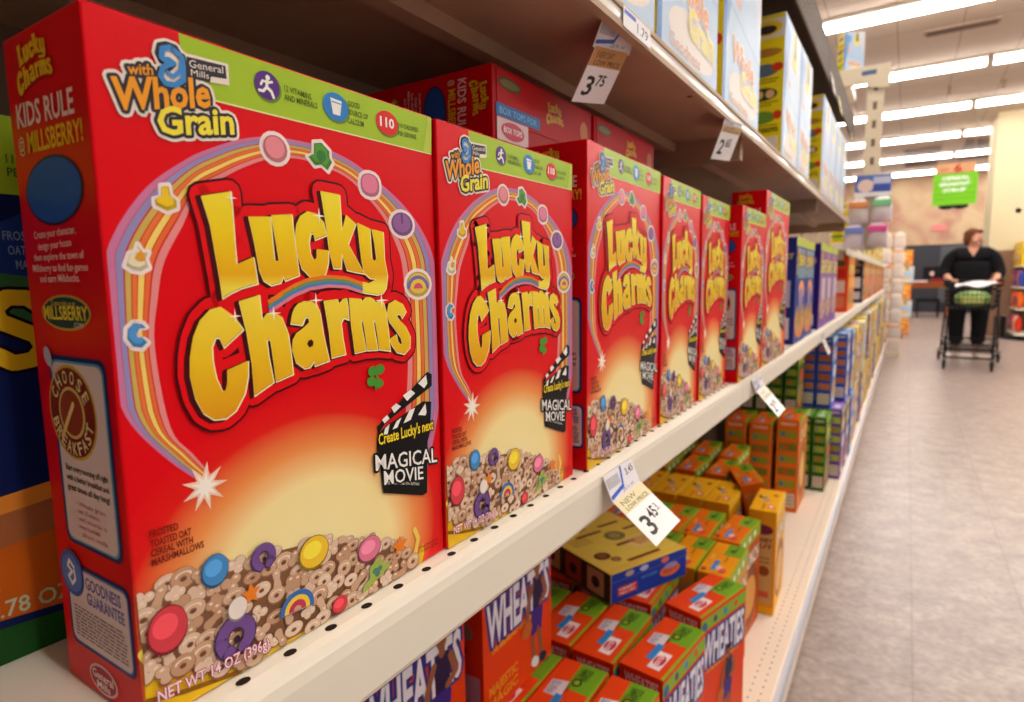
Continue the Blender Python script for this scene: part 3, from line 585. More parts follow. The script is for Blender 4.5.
def bowl_front(band, name, ncol, hcol, bowl, dots):
    r = random.Random(len(name)*7); it = [('r', (0, .92, 1, 1), band), ('t', (.08, .66, .92, .66, .16), ncol, name, 3, hcol), ('e', (.5, .2, .46, .16), bowl), ('e', (.5, .24, .42, .14), (206, 166, 120))]
    for k in range(26):
        a, d = r.uniform(0, 6.28), r.uniform(0, 1)**.5
        it.append(('e', (.5+.38*d*math.cos(a), .25+.115*d*math.sin(a), .045, .028), dots[k % len(dots)]))
    it.append(('e', (.18, .86, .11, .045), (240, 160, 40))); it.append(('e', (.5, .5, .25, .1), tuple(min(255, c+30) for c in bowl)))
    return it

KIND = {}
def kind(name, fn):
    KIND[name] = [fn, None]
def place(name, loc, rot=(0, 0, 0), label='', group=None, scale=(1, 1, 1), cat='cereal box'):
    k = KIND[name]
    if k[1] is None: k[1] = k[0](); o = k[1]
    else: o = copy_tree(k[1])
    o.location = loc; o.rotation_euler = rot; o.scale = scale
    o['label'] = label; o['category'] = cat
    if group: o['group'] = group
    elif 'group' in o: del o['group']
    return o
kind('lucky', make_lucky)
kind('wheat', lambda: wheat_kind((60, 40, 130), (40, 30, 70)))
kind('player', lambda: wheat_kind((60, 40, 130), (40, 30, 70), True))
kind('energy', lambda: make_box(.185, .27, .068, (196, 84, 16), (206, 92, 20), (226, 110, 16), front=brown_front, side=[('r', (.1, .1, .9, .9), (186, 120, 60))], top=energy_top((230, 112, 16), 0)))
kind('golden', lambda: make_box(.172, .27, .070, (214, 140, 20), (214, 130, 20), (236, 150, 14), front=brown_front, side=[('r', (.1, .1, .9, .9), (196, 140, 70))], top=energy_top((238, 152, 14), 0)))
kind('honey', lambda: make_box(.195, .27, .072, (236, 170, 20), (224, 150, 24), (238, 170, 14), front=[('e', (.5, .35, .44, .28), (150, 80, 30)), ('e', (.5, .33, .36, .2), (226, 170, 90)), ('t', (.1, .68, .9, .68, .13), (250, 240, 210), 'HONEY', 4, (120, 30, 50)), ('r', (0, .93, 1, 1), (246, 200, 60))], side=honey_side, top=honey_top))
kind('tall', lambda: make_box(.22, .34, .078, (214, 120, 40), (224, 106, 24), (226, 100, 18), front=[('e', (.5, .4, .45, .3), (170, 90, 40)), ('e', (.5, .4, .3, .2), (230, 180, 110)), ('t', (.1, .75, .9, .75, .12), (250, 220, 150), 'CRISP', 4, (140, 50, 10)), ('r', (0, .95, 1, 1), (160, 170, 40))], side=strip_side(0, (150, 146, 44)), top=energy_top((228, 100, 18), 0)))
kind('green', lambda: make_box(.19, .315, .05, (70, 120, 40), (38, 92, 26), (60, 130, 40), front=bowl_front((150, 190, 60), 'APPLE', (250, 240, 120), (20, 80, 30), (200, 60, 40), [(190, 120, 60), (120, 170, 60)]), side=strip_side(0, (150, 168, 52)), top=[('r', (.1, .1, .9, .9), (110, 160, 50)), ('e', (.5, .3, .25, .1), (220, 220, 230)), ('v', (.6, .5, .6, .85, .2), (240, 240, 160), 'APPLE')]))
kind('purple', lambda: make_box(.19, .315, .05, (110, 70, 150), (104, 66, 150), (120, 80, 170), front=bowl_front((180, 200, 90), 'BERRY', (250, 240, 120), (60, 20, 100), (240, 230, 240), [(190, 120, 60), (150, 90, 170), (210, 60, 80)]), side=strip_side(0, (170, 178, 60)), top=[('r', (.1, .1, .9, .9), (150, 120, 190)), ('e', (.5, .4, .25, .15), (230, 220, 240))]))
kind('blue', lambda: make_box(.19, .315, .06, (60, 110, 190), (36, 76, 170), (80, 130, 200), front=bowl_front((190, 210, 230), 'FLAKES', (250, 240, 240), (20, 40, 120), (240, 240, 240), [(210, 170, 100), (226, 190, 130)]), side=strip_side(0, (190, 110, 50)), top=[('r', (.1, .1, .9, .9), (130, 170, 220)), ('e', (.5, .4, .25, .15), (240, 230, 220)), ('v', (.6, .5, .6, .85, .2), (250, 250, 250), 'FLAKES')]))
kind('amber', lambda: make_box(.19, .315, .06, (236, 190, 40), (240, 206, 50), (246, 214, 70), front=bowl_front((250, 220, 80), 'OATS', (220, 50, 40), (250, 240, 200), (60, 100, 180), [(210, 170, 100), (226, 190, 130)]), side=strip_side(0, (226, 160, 60)), top=[('r', (.1, .1, .9, .9), (250, 226, 120)), ('e', (.5, .4, .25, .15), (220, 80, 60))]))
kind('bluecharm', lambda: make_box(.195, .284, .063, (44, 70, 150), (40, 50, 130), (40, 60, 150), front=bowl_front((186, 200, 70), 'BOO', (246, 214, 60), (40, 30, 80), (230, 140, 60), [(200, 140, 90), (240, 160, 60), (110, 160, 70)])+[('p', [(.1, .62), (.9, .62), (.8, .9), (.2, .9)], (120, 150, 170)), ('t', (.2, .74, .8, .74, .1), (246, 214, 60), 'BERRY', 16, (30, 30, 90)), ('e', (.45, .42, .2, .12), (150, 130, 180))], side=[('r', (.2, .05, .8, .25), (220, 214, 220)), ('r', (.2, .35, .8, .6), (190, 190, 214)), ('t', (.1, .8, .9, .8, .05), (230, 200, 90), 'BERRY')], top=[]))
kind('violet', lambda: make_box(.195, .29, .063, (140, 100, 170), (48, 30, 120), (90, 60, 150), front=bowl_front((186, 200, 70), 'GRAPE', (246, 224, 90), (90, 50, 130), (130, 80, 160), [(210, 170, 150), (230, 200, 190), (170, 120, 180)])+[('r', (.22, .34, .78, .60), (214, 196, 200))], side=[('r', (.25, .05, .75, .18), (220, 214, 220)), ('r', (.3, .3, .7, .55), (190, 180, 214)), ('e', (.5, .8, .3, .06), (200, 140, 90))], top=[]))
kind('scarlet', lambda: make_box(.22, .285, .07, (240, 130, 50), (232, 70, 20), (240, 90, 30), front=bowl_front((250, 190, 60), 'PUFFS', (250, 240, 120), (200, 30, 20), (250, 170, 60), [(210, 150, 60), (190, 110, 40)]), side=[('r', (.15, .6, .85, .75), (214, 40, 30)), ('r', (.2, .34, .8, .55), (226, 190, 180)), ('r', (.2, .08, .8, .28), (220, 120, 90)), ('e', (.5, .85, .3, .05), (100, 100, 60))], top=[]))
kind('midnight', lambda: make_box(.20, .28, .08, (60, 50, 90), (40, 24, 50), (50, 40, 80), front=bowl_front((90, 80, 60), 'COCOA', (250, 220, 150), (40, 20, 20), (220, 200, 180), [(110, 60, 30), (80, 40, 20)]), side=[('r', (.2, .35, .85, .6), (226, 214, 206)), ('r', (.2, .08, .85, .26), (206, 196, 196)), ('e', (.5, .75, .3, .06), (140, 110, 80)), ('r', (.2, .86, .85, .92), (150, 120, 90))], top=[]))
kind('orange', lambda: make_box(.20, .285, .07, (238, 150, 50), (206, 120, 80), (240, 150, 50), front=bowl_front((220, 190, 70), 'TREATS', (250, 240, 180), (200, 60, 30), (180, 90, 60), [(220, 170, 110), (240, 200, 120)]), side=[('r', (.2, .3, .85, .6), (226, 190, 120)), ('e', (.5, .75, .3, .06), (140, 80, 140))], top=[]))

def kix_front(mb_, W, H):
    return [('p', [(0, 0), (1, 0), (1, .5), (.55, 1), (0, 1)], (176, 200, 224)), ('p', [(0, .2), (.35, .9), (.0, 1)], (120, 162, 206)), ('r', (0, .0, .06, 1), (60, 120, 190)), ('e', (.55, .14, .40, .10), (226, 214, 206)), ('s', [.012, (.1, .52), (.95, .40)], (150, 170, 200)),
            ('t', (.20, .27, .80, .25, .11), (224, 140, 60), 'Whole', 6, (236, 226, 220)), ('t', (.44, .15, .92, .14, .11), (230, 214, 80), 'Grain', 8, (236, 226, 220)), ('t', (.16, .05, .66, .05, .05), (206, 170, 150), 'Goodness', 4), ('p', [(.45, .72), (.75, .70), (.7, .98), (.5, .98)], (240, 206, 110)), ('p', [(.55, .80), (.70, .79), (.66, .98), (.58, .98)], (90, 130, 80)), ('s', [.05, (.2, .75), (.25, .58), (.38, .56)], (226, 170, 150))]
yside = [('r', (0, .84, 1, .97), (226, 214, 206)), ('e', (.5, .91, .42, .05), (240, 200, 40)), ('e', (.5, .90, .28, .03), (60, 50, 50)), ('e', (.5, .745, .44, .03), (190, 130, 50)), ('e', (.45, .625, .42, .045), (90, 110, 130)), ('e', (.82, .64, .16, .03), (210, 60, 30)), ('e', (.45, .46, .40, .045), (60, 70, 40)), ('e', (.35, .46, .12, .03), (226, 190, 120)), ('e', (.65, .46, .12, .03), (226, 180, 140)), ('e', (.4, .30, .42, .045), (110, 150, 50)), ('e', (.86, .31, .12, .03), (214, 60, 40)),
         ('r', (.12, .56, .88, .565), (60, 60, 30)), ('r', (.12, .54, .80, .545), (60, 60, 30)), ('r', (.12, .40, .88, .405), (60, 60, 30)), ('r', (.12, .38, .7, .385), (60, 60, 30)), ('r', (.12, .24, .88, .245), (60, 60, 30)), ('r', (.12, .22, .88, .225), (60, 60, 30)), ('t', (.1, .195, .9, .195, .02), (60, 60, 30), 'FUN FACTS'), ('r', (.1, .03, .9, .16), (216, 206, 206))]
def make_white():
    return make_box(.245, .30, .075, (204, 208, 218), (236, 214, 30), (236, 236, 236), front=kix_front(0, 0, 0), side=yside, top=[])
kind('white', make_white)

# chocolate cereal carton with navy front, left of the first red carton
def make_navy():
    root = empty('cereal_box')
    carton(.1926, .262, .066, M((16, 30, 84)), M((14, 24, 70)), M((20, 36, 96))).build('carton', root, bevel=.0008)
    F, S, T = panels(.1926, .262, .066); X = lambda q: [(a*.1926, b*.262) for a, b in q]
    mb = MB()
    mb.rect(F, .0006, .262*.86, .192, .2615, 1, M((164, 196, 44)))
    for k, t in enumerate(('110 CALORIES', 'PER SERVING')): write(mb, F, t, (.1635, .2400-k*.0062), (.1915, .2400-k*.0062), .0040, 2, M((84, 104, 30)))
    for k, (t, a, b) in enumerate((('FROSTED', .159, .175), ('OAT CEREAL WITH', .1605, .190), ('MARSHMALLOWS', .163, .190))): write(mb, F, t, (a, .2040-k*.0068), (b, .2040-k*.0068), .0042, 3, M((130, 150, 190)))
    mb.poly(F, X([(.55, .74), (.72, .70), (.88, .78), (.95, .66), (.85, .60), (.66, .64)]), 2, M((60, 110, 60))); mb.poly(F, X([(.62, .86), (.8, .8), (.9, .84), (.99, .76), (.99, .70), (.8, .72)]), 2, M((30, 60, 130)))
    S_ = [(.171, .172), (.166, .1765), (.158, .1770), (.1525, .172), (.154, .166), (.161, .162), (.168, .158), (.1705, .152), (.166, .1465), (.158, .1455), (.152, .150)]
    mb.stroke(F, S_, .0105, 3, M((20, 10, 30))); mb.stroke(F, S_, .0075, 4, M((240, 190, 30)))
    mb.stroke(F, [(.02, .150), (.075, .160), (.13, .158)], .016, 4, M((240, 190, 30)))
    mb.poly(F, X([(0, 0), (1, 0), (1, .05), (0, .12)]), 3, M((30, 80, 30)))
    mb.poly(F, X([(.0, .34), (.50, .26), (1, .30), (1, .20), (.92, .07), (.0, .14)]), 2, M((206, 96, 24))); mb.stroke(F, X([(.0, .34), (.5, .27), (1, .31)]), .012, 3, M((230, 140, 50)))
    mb.stroke(F, X([(.35, .30), (.6, .24), (.9, .26)]), .016, 4, M((170, 100, 60)))
    write(mb, F, 'NET WT 11.78 OZ', (.09, .026), (.172, .022), .008, 5, M((190, 200, 160)))
    mb.build('front_print', root)
    return root
kind('navy', make_navy)
# big box lying flat: yellow face with blue side
def make_flat():
    W, H, D = .215, .33, .062     # lying face up: W along +Y, H along -X, D upwards
    root = empty('granola_bar_box')
    mb = MB(); vs = [(x, y, z) for x in (-H, 0) for y in (0, W) for z in (0, D)]
    mb.add(vs, [(1, 5, 7, 3)], M((234, 196, 80))); mb.add(vs, [(4, 6, 7, 5), (0, 2, 6, 4)], M((30, 60, 160))); mb.add(vs, [(0, 1, 3, 2), (0, 4, 5, 1), (2, 3, 7, 6)], M((70, 40, 24)))
    mb.build('carton', root, bevel=.0008)
    P = lambda u, v, l: (-H+u, v, D+l*EPS); br = M((120, 44, 20)); mb = MB()
    up = (-1, 0)
    mb.rect(P, .02, .006, .31, .209, .5, M((236, 204, 90)))
    for (u, v, a, c) in ((.26, .04, .016, (110, 50, 20)), (.285, .055, .010, (150, 90, 40)), (.20, .13, .022, (130, 110, 60)), (.12, .08, .024, (190, 130, 50)), (.08, .16, .02, (140, 90, 50))): mb.oval(P, u, v, a, a*1.15, 1, M(c), 18); mb.oval(P, u, v, a*.6, a*.66, 2, M(tuple(min(255, q+40) for q in c)), 14)
    for (u, v, w) in ((.30, .07, .09), (.235, .10, .05), (.18, .17, .05), (.16, .05, .07), (.14, .13, .06), (.1, .03, .08)): mb.rect(P, u, v, u+.009, v+w, 1.5, br)
    for k in range(5): mb.rect(P, .17+k*.007, .02, .172+k*.007, .07, 1.5, M((170, 110, 60)))
    mb.oval(P, .25, .165, .03, .045, 1, M((236, 206, 130)), 20)
    for v in (.140, .153, .166, .179): mb.stroke(P, [(.235, v), (.262, v+.010)], .006, 2, M((214, 110, 60)))
    mb.rect(P, .02, .05, .06, .2, 1, M((190, 120, 50)))
    mb.build('top_print', root)
    F = lambda u, v, l: (l*EPS, u, v); mb = MB()
    mb.stroke(F, [(.002, .044), (.213, .044)], .001, 1, M((90, 120, 200)), caps=False)
    mb.rect(F, .018, .012, .070, .030, 1, M((206, 40, 40))); write(mb, F, 'HEART', (.022, .0225), (.066, .0225), .005, 2, WHITE); write(mb, F, 'HEALTHY', (.022, .0145), (.066, .0145), .005, 2, WHITE)
    mb.oval(F, .165, .026, .030, .012, 1, M((226, 110, 40)), 20); write(mb, F, 'CRUNCHY', (.143, .022), (.187, .022), .008, 2, M((90, 40, 110))); mb.oval(F, .168, .036, .02, .006, 2, M((150, 140, 190)), 14)
    write(mb, F, 'OATS & HONEY', (.082, .030), (.128, .030), .006, 1, M((90, 160, 230)))
    for u, c in ((.05, (180, 160, 150)), (.09, (170, 180, 220)), (.15, (220, 110, 90))): mb.oval(F, u, .052, .012, .006, 1, M(c), 14)
    tag(mb.build('side_print', root), 'blue long side with red and orange badges')
    S = lambda u, v, l: (-H+u, -l*EPS, v); mb = MB()
    for k, (u, w) in enumerate(((.03, .05), (.10, .07), (.19, .05), (.26, .05))):
        mb.rect(S, u, .006, u+w, .056, 1, M([(150, 90, 60), (196, 150, 100), (170, 60, 40), (190, 140, 110)][k])); mb.oval(S, u+w/2, .03, w*.25, .012, 2, M((60, 40, 30)), 14)
    mb.build('end_print', root)
    return root
kind('flat', make_flat)

# ------------------------------------------------------------------ room
FLOORM = None
def floor_mat():
    m = bpy.data.materials.new('vinyl_tile_floor'); m.use_nodes = True; nt = m.node_tree; b = nt.nodes['Principled BSDF']
    tc = nt.nodes.new('ShaderNodeTexCoord')
    mp = nt.nodes.new('ShaderNodeMapping'); mp.inputs['Scale'].default_value = (1, 1, 1); nt.links.new(tc.outputs['Object'], mp.inputs[0])
    n1 = nt.nodes.new('ShaderNodeTexNoise'); n1.inputs['Scale'].default_value = 9; n1.inputs['Detail'].default_value = 8; n1.inputs['Roughness'].default_value = .7
    n2 = nt.nodes.new('ShaderNodeTexNoise'); n2.inputs['Scale'].default_value = 45; n2.inputs['Detail'].default_value = 5
    for n in (n1, n2): nt.links.new(mp.outputs[0], n.inputs['Vector'])
    cr = nt.nodes.new('ShaderNodeValToRGB'); nt.links.new(n1.outputs['Fac'], cr.inputs[0])
    e = cr.color_ramp.elements; e[0].position = .32; e[0].color = lin((140, 122, 114)); e[1].position = .66; e[1].color = lin((180, 162, 154))
    mx = nt.nodes.new('ShaderNodeMix'); mx.data_type = 'RGBA'; mx.blend_type = 'MULTIPLY'; mx.inputs['Factor'].default_value = .5
    c2 = nt.nodes.new('ShaderNodeValToRGB'); nt.links.new(n2.outputs['Fac'], c2.inputs[0]); c2.color_ramp.elements[0].position = .35; c2.color_ramp.elements[0].color = (.55, .5, .48, 1); c2.color_ramp.elements[1].position = .6; c2.color_ramp.elements[1].color = (1, 1, 1, 1)
    nt.links.new(cr.outputs[0], mx.inputs[6]); nt.links.new(c2.outputs[0], mx.inputs[7])
    br = nt.nodes.new('ShaderNodeTexBrick'); br.offset = 0; br.inputs['Scale'].default_value = 1; br.inputs['Brick Width'].default_value = .305; br.inputs['Row Height'].default_value = .305; br.inputs['Mortar Size'].default_value = .0015
    br.inputs['Color1'].default_value = (1, 1, 1, 1); br.inputs['Color2'].default_value = (.93, .93, .93, 1); br.inputs['Mortar'].default_value = (.6, .57, .55, 1)
    nt.links.new(mp.outputs[0], br.inputs['Vector'])
    m2 = nt.nodes.new('ShaderNodeMix'); m2.data_type = 'RGBA'; m2.blend_type = 'MULTIPLY'; m2.inputs['Factor'].default_value = 1
    nt.links.new(mx.outputs[2], m2.inputs[6]); nt.links.new(br.outputs['Color'], m2.inputs[7]); nt.links.new(m2.outputs[2], b.inputs['Base Color'])
    b.inputs['Roughness'].default_value = .33
    return m
def st(name, mb): return tag(mb.build(name), kind='structure')
mb = MB(); mb.box(-3, 9, -4, 22, -.05, 0, floor_mat()); st('floor', mb)
CEIL = MID+2.93
def ceil_mat():
    m = bpy.data.materials.new('ceiling_tiles'); m.use_nodes = True; nt = m.node_tree; b = nt.nodes['Principled BSDF']; b.inputs['Roughness'].default_value = .9
    tc = nt.nodes.new('ShaderNodeTexCoord'); br = nt.nodes.new('ShaderNodeTexBrick'); br.offset = 0; br.inputs['Scale'].default_value = 1; br.inputs['Brick Width'].default_value = .61; br.inputs['Row Height'].default_value = 1.22; br.inputs['Mortar Size'].default_value = .008
    c = lin((206, 184, 164)); br.inputs['Color1'].default_value = c; br.inputs['Color2'].default_value = c; br.inputs['Mortar'].default_value = lin((170, 146, 128))
    nt.links.new(tc.outputs['Object'], br.inputs['Vector']); nt.links.new(br.outputs['Color'], b.inputs['Base Color']); return m
mb = MB(); mb.box(-3, 9, -4, 22, CEIL, CEIL+.05, ceil_mat()); st('ceiling', mb)
def mural():
    m = bpy.data.materials.new('mottled_wall_paint'); m.use_nodes = True; nt = m.node_tree; b = nt.nodes['Principled BSDF']; b.inputs['Roughness'].default_value = .8
    tc = nt.nodes.new('ShaderNodeTexCoord'); n = nt.nodes.new('ShaderNodeTexNoise'); n.inputs['Scale'].default_value = .9; n.inputs['Detail'].default_value = 3; n.inputs['Distortion'].default_value = 1.5
    nt.links.new(tc.outputs['Object'], n.inputs['Vector']); cr = nt.nodes.new('ShaderNodeValToRGB'); nt.links.new(n.outputs['Fac'], cr.inputs[0])
    e = cr.color_ramp.elements; e[0].position = .35; e[0].color = lin((176, 130, 110)); e[1].position = .62; e[1].color = lin((198, 172, 136)); nt.links.new(cr.outputs[0], b.inputs['Base Color']); return m
WALLY = 21.4
mb = MB(); mb.box(-3, 9, WALLY, WALLY+.1, 0, CEIL, mural()); st('wall_back', mb)
# double doors in the back wall
mb = MB(); dk = M((84, 86, 92), .5); mb.box(-1.2, 3.2, WALLY-.05, WALLY, 0, 1.95, M((60, 60, 66), .5)); d = st('door_1', mb)
for x in (-1.1, .98, 2.06):
    mb = MB(); mb.box(x+.02, x+1.04, WALLY-.09, WALLY-.05, .02, 1.9, dk); p = mb.build('door_leaf', d, bevel=.004)
    mb = MB(); mb.box(x+.34, x+.72, WALLY-.10, WALLY-.09, 1.02, 1.38, M((28, 30, 34), .2)); mb.build('door_window', p)
    mb = MB(); mb.box(x+.06, x+1.0, WALLY-.10, WALLY-.09, .04, .3, M((50, 50, 54), .4)); mb.build('kick_plate', p)
# cream column with brown lower cladding
mb = MB(); mb.box(1.41, 2.7, 13.6, 14.7, 1.50, CEIL, M((212, 196, 160), .8)); st('trim_1', mb)
mb = MB(); mb.box(1.38, 2.73, 13.57, 14.73, 0, 1.50, M((140, 108, 86), .6, noise=.1, scale=4)); st('trim_2', mb)
mb = MB(); mb.lathe([(.045, 0), (.05, -.02), (.03, -.05)], M((150, 130, 60), .4), 14); 
o = mb.build('wall_alarm'); o.rotation_euler = (math.radians(90), 0, 0); o.rotation_euler = (math.radians(-90)*-1, 0, 0); o.location = (1.78, 13.6, 2.17); tag(o, 'small round brass coloured fitting high on the cream column', 'alarm')

# fluorescent fixtures in rows across the aisle
row_y = [.15, 2.72, 5.25, 7.75, 10.1, 12.45, 14.85, 17.3, 19.8]
place_words = {5: 'nearest lit row seen', 7: 'row second from the camera', 10: 'third row', 12: 'fourth row', 14: 'fifth row', 17: 'sixth row', 19: 'farthest row before the back wall'}
glow = M((255, 250, 243), .5, emit=LAMP)
proto = None
for y in row_y:
    for x in (-1.46, 1.0, 3.46):
        if proto is None:
            proto = empty('ceiling_light')
            mb = MB(); mb.box(-.0, 2.42, -.13, .13, .03, .06, M((226, 214, 200), .5)); mb.box(0, .02, -.08, .08, -.034, .03, M((236, 226, 214), .5)); mb.box(2.40, 2.42, -.08, .08, -.034, .03, M((236, 226, 214), .5)); mb.build('fixture_pan', proto)
            mb = MB(); mb.extrude([(-.075, .03), (-.066, -.012), (-.04, -.032), (.04, -.032), (.066, -.012), (.075, .03)], 0, 2.38, glow)
            o = mb.build('diffuser', proto); o.rotation_euler = (0, 0, math.radians(-90)); o.location = (.02, 0, 0)
            L = proto
        else: L = copy_tree(proto)
        L.location = (x, y, CEIL-.06)
        k = int(y) if int(y) in place_words else None
        side_ = 'left' if x < 0 else ('middle' if x < 2 else 'right')
        tag(L, 'long white fluorescent ceiling light, %s length of the %s' % (side_, place_words[k]) if k and y > 6 else 'long white fluorescent ceiling light above and behind the camera, out of the picture', 'ceiling light', 'fluorescent ceiling lights')
def slab(name, x0, x1, y0, y1, label, cat, c=(120, 92, 78)):
    root = empty(name, ((x0+x1)/2, (y0+y1)/2, CEIL)); w, h = (x1-x0)/2, (y1-y0)/2
    mb = MB(); mb.box(-w, w, -h, h, -.012, 0, M((170, 146, 128), .6)); mb.build('frame', root)
    n = 8; mb = MB()
    for k in range(n): yy = -h*.9+1.8*h*k/n; mb.box(-w*.92, w*.92, yy, yy+h*.9/n*1.6, -.022, -.012, M(c, .6))
    mb.build('louvre', root); tag(root, label, cat, 'ceiling vents'); return root
slab('ceiling_vent', .03, .73, 16.2, 19.0, 'dark ceiling vent left of the hanging green sign', 'vent')
slab('ceiling_vent', 1.1, 1.75, 15.6, 18.6, 'dark ceiling vent above the numbered sign, near the cream column', 'vent')
slab('ceiling_vent', .25, .95, 8.62, 8.80, 'thin dark ceiling slot between the two nearest light rows', 'vent')
for x, y in ((.62, 11.3), (1.25, 11.4)):
    mb = MB(); mb.lathe([(.03, 0), (.028, -.03), (.012, -.05), (.012, -.09), (.03, -.1)], M((150, 120, 100), .4), 12); o = mb.build('sprinkler_head'); o.location = (x, y, CEIL); tag(o, 'small ceiling sprinkler head, %s of the pair over the aisle' % ('left' if x < 1 else 'right'), 'sprinkler', 'ceiling sprinklers')

# ------------------------------------------------------------------ gondola shelving
CREAM = M((234, 225, 208), .38, noise=.02, scale=6)
DECKM = M((234, 218, 200), .35, noise=.02, scale=6)
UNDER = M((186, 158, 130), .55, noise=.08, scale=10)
BRZ = M((84, 64, 50), .7)
JOINTS = [-.95, .08, 1.11, 2.14, 3.17, 4.2, 5.23, 6.26, 7.29, 8.32, 9.35]
HOLE = M((40, 28, 20), .8)
def holes(mb, x, y0, y1, z, r=.0036, step=.0254):
    y = y0+step*.6
    while y < y1-.01:
        mb.add([(x+r*.75*math.cos(2*math.pi*k/10), y+r*math.sin(2*math.pi*k/10), z) for k in range(10)], [tuple(range(10))], HOLE); y += step
shelf_words = ['behind the camera end', 'nearest section', 'second section from the camera', 'third section from the camera', 'fourth section from the camera', 'fifth section', 'sixth section', 'seventh section', 'eighth section', 'farthest section']
for k, (a, b) in enumerate(zip(JOINTS, JOINTS[1:])):
    a_, b_ = a+.0006, b-.0006
    root = empty('shelf', (0, a, MID))
    mb = MB()
    mb.extrude([(-.47, -.012), (-.47, 0), (-.009, 0), (-.004, -.0015), (-.0012, -.006), (.0, -.012), (.0, -.042), (-.002, -.046), (-.008, -.046), (-.010, -.012)], a_-a, b_-a, CREAM); mb.build('deck', root)
    mb = MB(); holes(mb, -.0115, 0, b-a, .0002); mb.build('slot_row', root)
    mb = MB()
    for xx in (-.46,): mb.box(xx, -.02, .004, .014, -.06, -.012, UNDER)
    mb.build('bracket', root)
    tag(root, ('cream metal middle shelf, %s' % shelf_words[k]) + (', under the first red cartons' if k == 1 else ''), 'shelf', 'middle shelves')
    # base deck
    root = empty('base_shelf', (0, a, .20))
    mb = MB(); mb.extrude([(-.47, -.02), (-.47, 0), (.036, 0), (.041, -.003), (.041, -.012), (.03, -.014), (.03, -.19), (-.47, -.19)][:8], a_-a, b_-a, DECKM); mb.build('deck', root)
    mb = MB(); holes(mb, -.006, 0, b-a, .0002, .0026); holes(mb, .016, 0, b-a, .0002, .0026); mb.build('slot_row', root)
    mb = MB(); mb.extrude([(.041, -.001), (.046, -.002), (.050, -.010), (.052, -.030), (.050, -.046), (.044, -.05), (.041, -.046)], a_-a, b_-a, M((196, 196, 206), .18)); mb.build('price_rail', root)
    tag(root, 'cream metal base shelf close to the floor, %s' % shelf_words[k], 'shelf', 'base shelves')
for k, (a, b) in enumerate(zip(JOINTS[:4]+[3.17], JOINTS[1:4]+[3.17, 3.3])):
    if b-a < .2: continue
    root = empty('shelf', (0, a, MID+.412)); a_, b_ = .0006, b-a-.0006
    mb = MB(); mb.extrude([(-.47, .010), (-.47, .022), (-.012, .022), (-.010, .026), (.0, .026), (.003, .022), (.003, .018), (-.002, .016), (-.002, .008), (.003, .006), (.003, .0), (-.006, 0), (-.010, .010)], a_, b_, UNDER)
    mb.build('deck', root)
    mb = MB(); mb.extrude([(-.0018, .008), (-.0018, .016), (.0012, .0172), (.0022, .012), (.0012, .0068)], a_, b_, M((236, 230, 222), .12)); mb.build('price_rail', root)
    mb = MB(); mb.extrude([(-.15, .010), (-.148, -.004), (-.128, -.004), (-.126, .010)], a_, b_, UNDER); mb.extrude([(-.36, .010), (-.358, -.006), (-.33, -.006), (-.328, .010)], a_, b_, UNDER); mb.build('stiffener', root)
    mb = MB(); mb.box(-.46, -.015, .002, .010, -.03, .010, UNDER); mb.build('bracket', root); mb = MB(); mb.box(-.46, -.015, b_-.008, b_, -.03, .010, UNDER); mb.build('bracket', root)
    mb = MB()
    for yy in (.25, .5, .75, .95): mb.add([(-.02+.004*math.cos(q), yy+.004*math.sin(q), .0098) for q in [k_*.628 for k_ in range(10)]], [tuple(range(10))], HOLE)
    mb.build('slot_row', root)
    tag(root, 'upper shelf seen from beneath, %s' % ['behind the camera end', 'nearest section', 'second section', 'last section before the hanging strip'][k], 'shelf', 'upper shelves')
# third shelf, dark perforated front edge
for k, (a, b) in enumerate(zip(JOINTS[1:4], JOINTS[2:5])):
    root = empty('shelf', (0, a, MID+.775)); L_ = b-a
    mb = MB(); mb.extrude([(-.47, .088), (-.47, .1), (.004, .1), (.004, 0), (.001, -.002), (-.002, .0), (-.002, .088)], .0006, L_-.0006, BRZ); mb.build('deck', root)
    mb = MB()
    for r_ in (.02, .04, .06, .08):
        y = .02
        while y < L_-.02:
            mb.add([(.0042, y+.004*math.cos(q*.785), r_+.004*math.sin(q*.785)) for q in range(8)], [tuple(range(8))], M((150, 126, 104))); y += .03
    mb.build('slot_row', root)
    tag(root, 'dark bronze top shelf with a perforated front edge, %s' % ['nearest section', 'middle section', 'far section ending by the hanging strip'][k], 'shelf', 'top shelves')
# lower upper shelf of the far run
for k, (a, b) in enumerate(zip(JOINTS[4:-1], JOINTS[5:])):
    root = empty('shelf', (0, a, MID+.285)); L_ = b-a
    mb = MB(); mb.extrude([(-.47, .012), (-.47, .024), (-.01, .024), (0, .022), (0, -.008), (-.004, -.010), (-.01, .012)], .0006, L_-.0006, CREAM); mb.build('deck', root)
    mb = MB(); mb.box(-.46, -.015, .002, .010, -.03, .012, UNDER); mb.build('bracket', root)
    tag(root, 'cream upper shelf of the far run, set lower, %s' % ['first section', 'second section', 'third section', 'fourth section', 'fifth section', 'last section'][k], 'shelf', 'far upper shelves')
# gondola frame
root = empty('shelving_frame', (-.47, 0, 0))
mb = MB(); mb.box(-.035, -.012, JOINTS[0], JOINTS[-1], .02, MID+1.15, M((150, 128, 108), .7, noise=.1, scale=20)); mb.build('back_panel', root)
for y in JOINTS:
    mb = MB(); mb.box(-.012, .006, y-.015, y+.015, 0, MID+1.18, M((200, 184, 160), .5))
    z = .1
    while z < MID+1.1: mb.box(.006, .0066, y-.008, y+.008, z, z+.03, HOLE); z += .05
    mb.build('upright', root)
tag(root, 'tall cream slotted frame and back panel carrying all the cereal shelves', 'shelving')
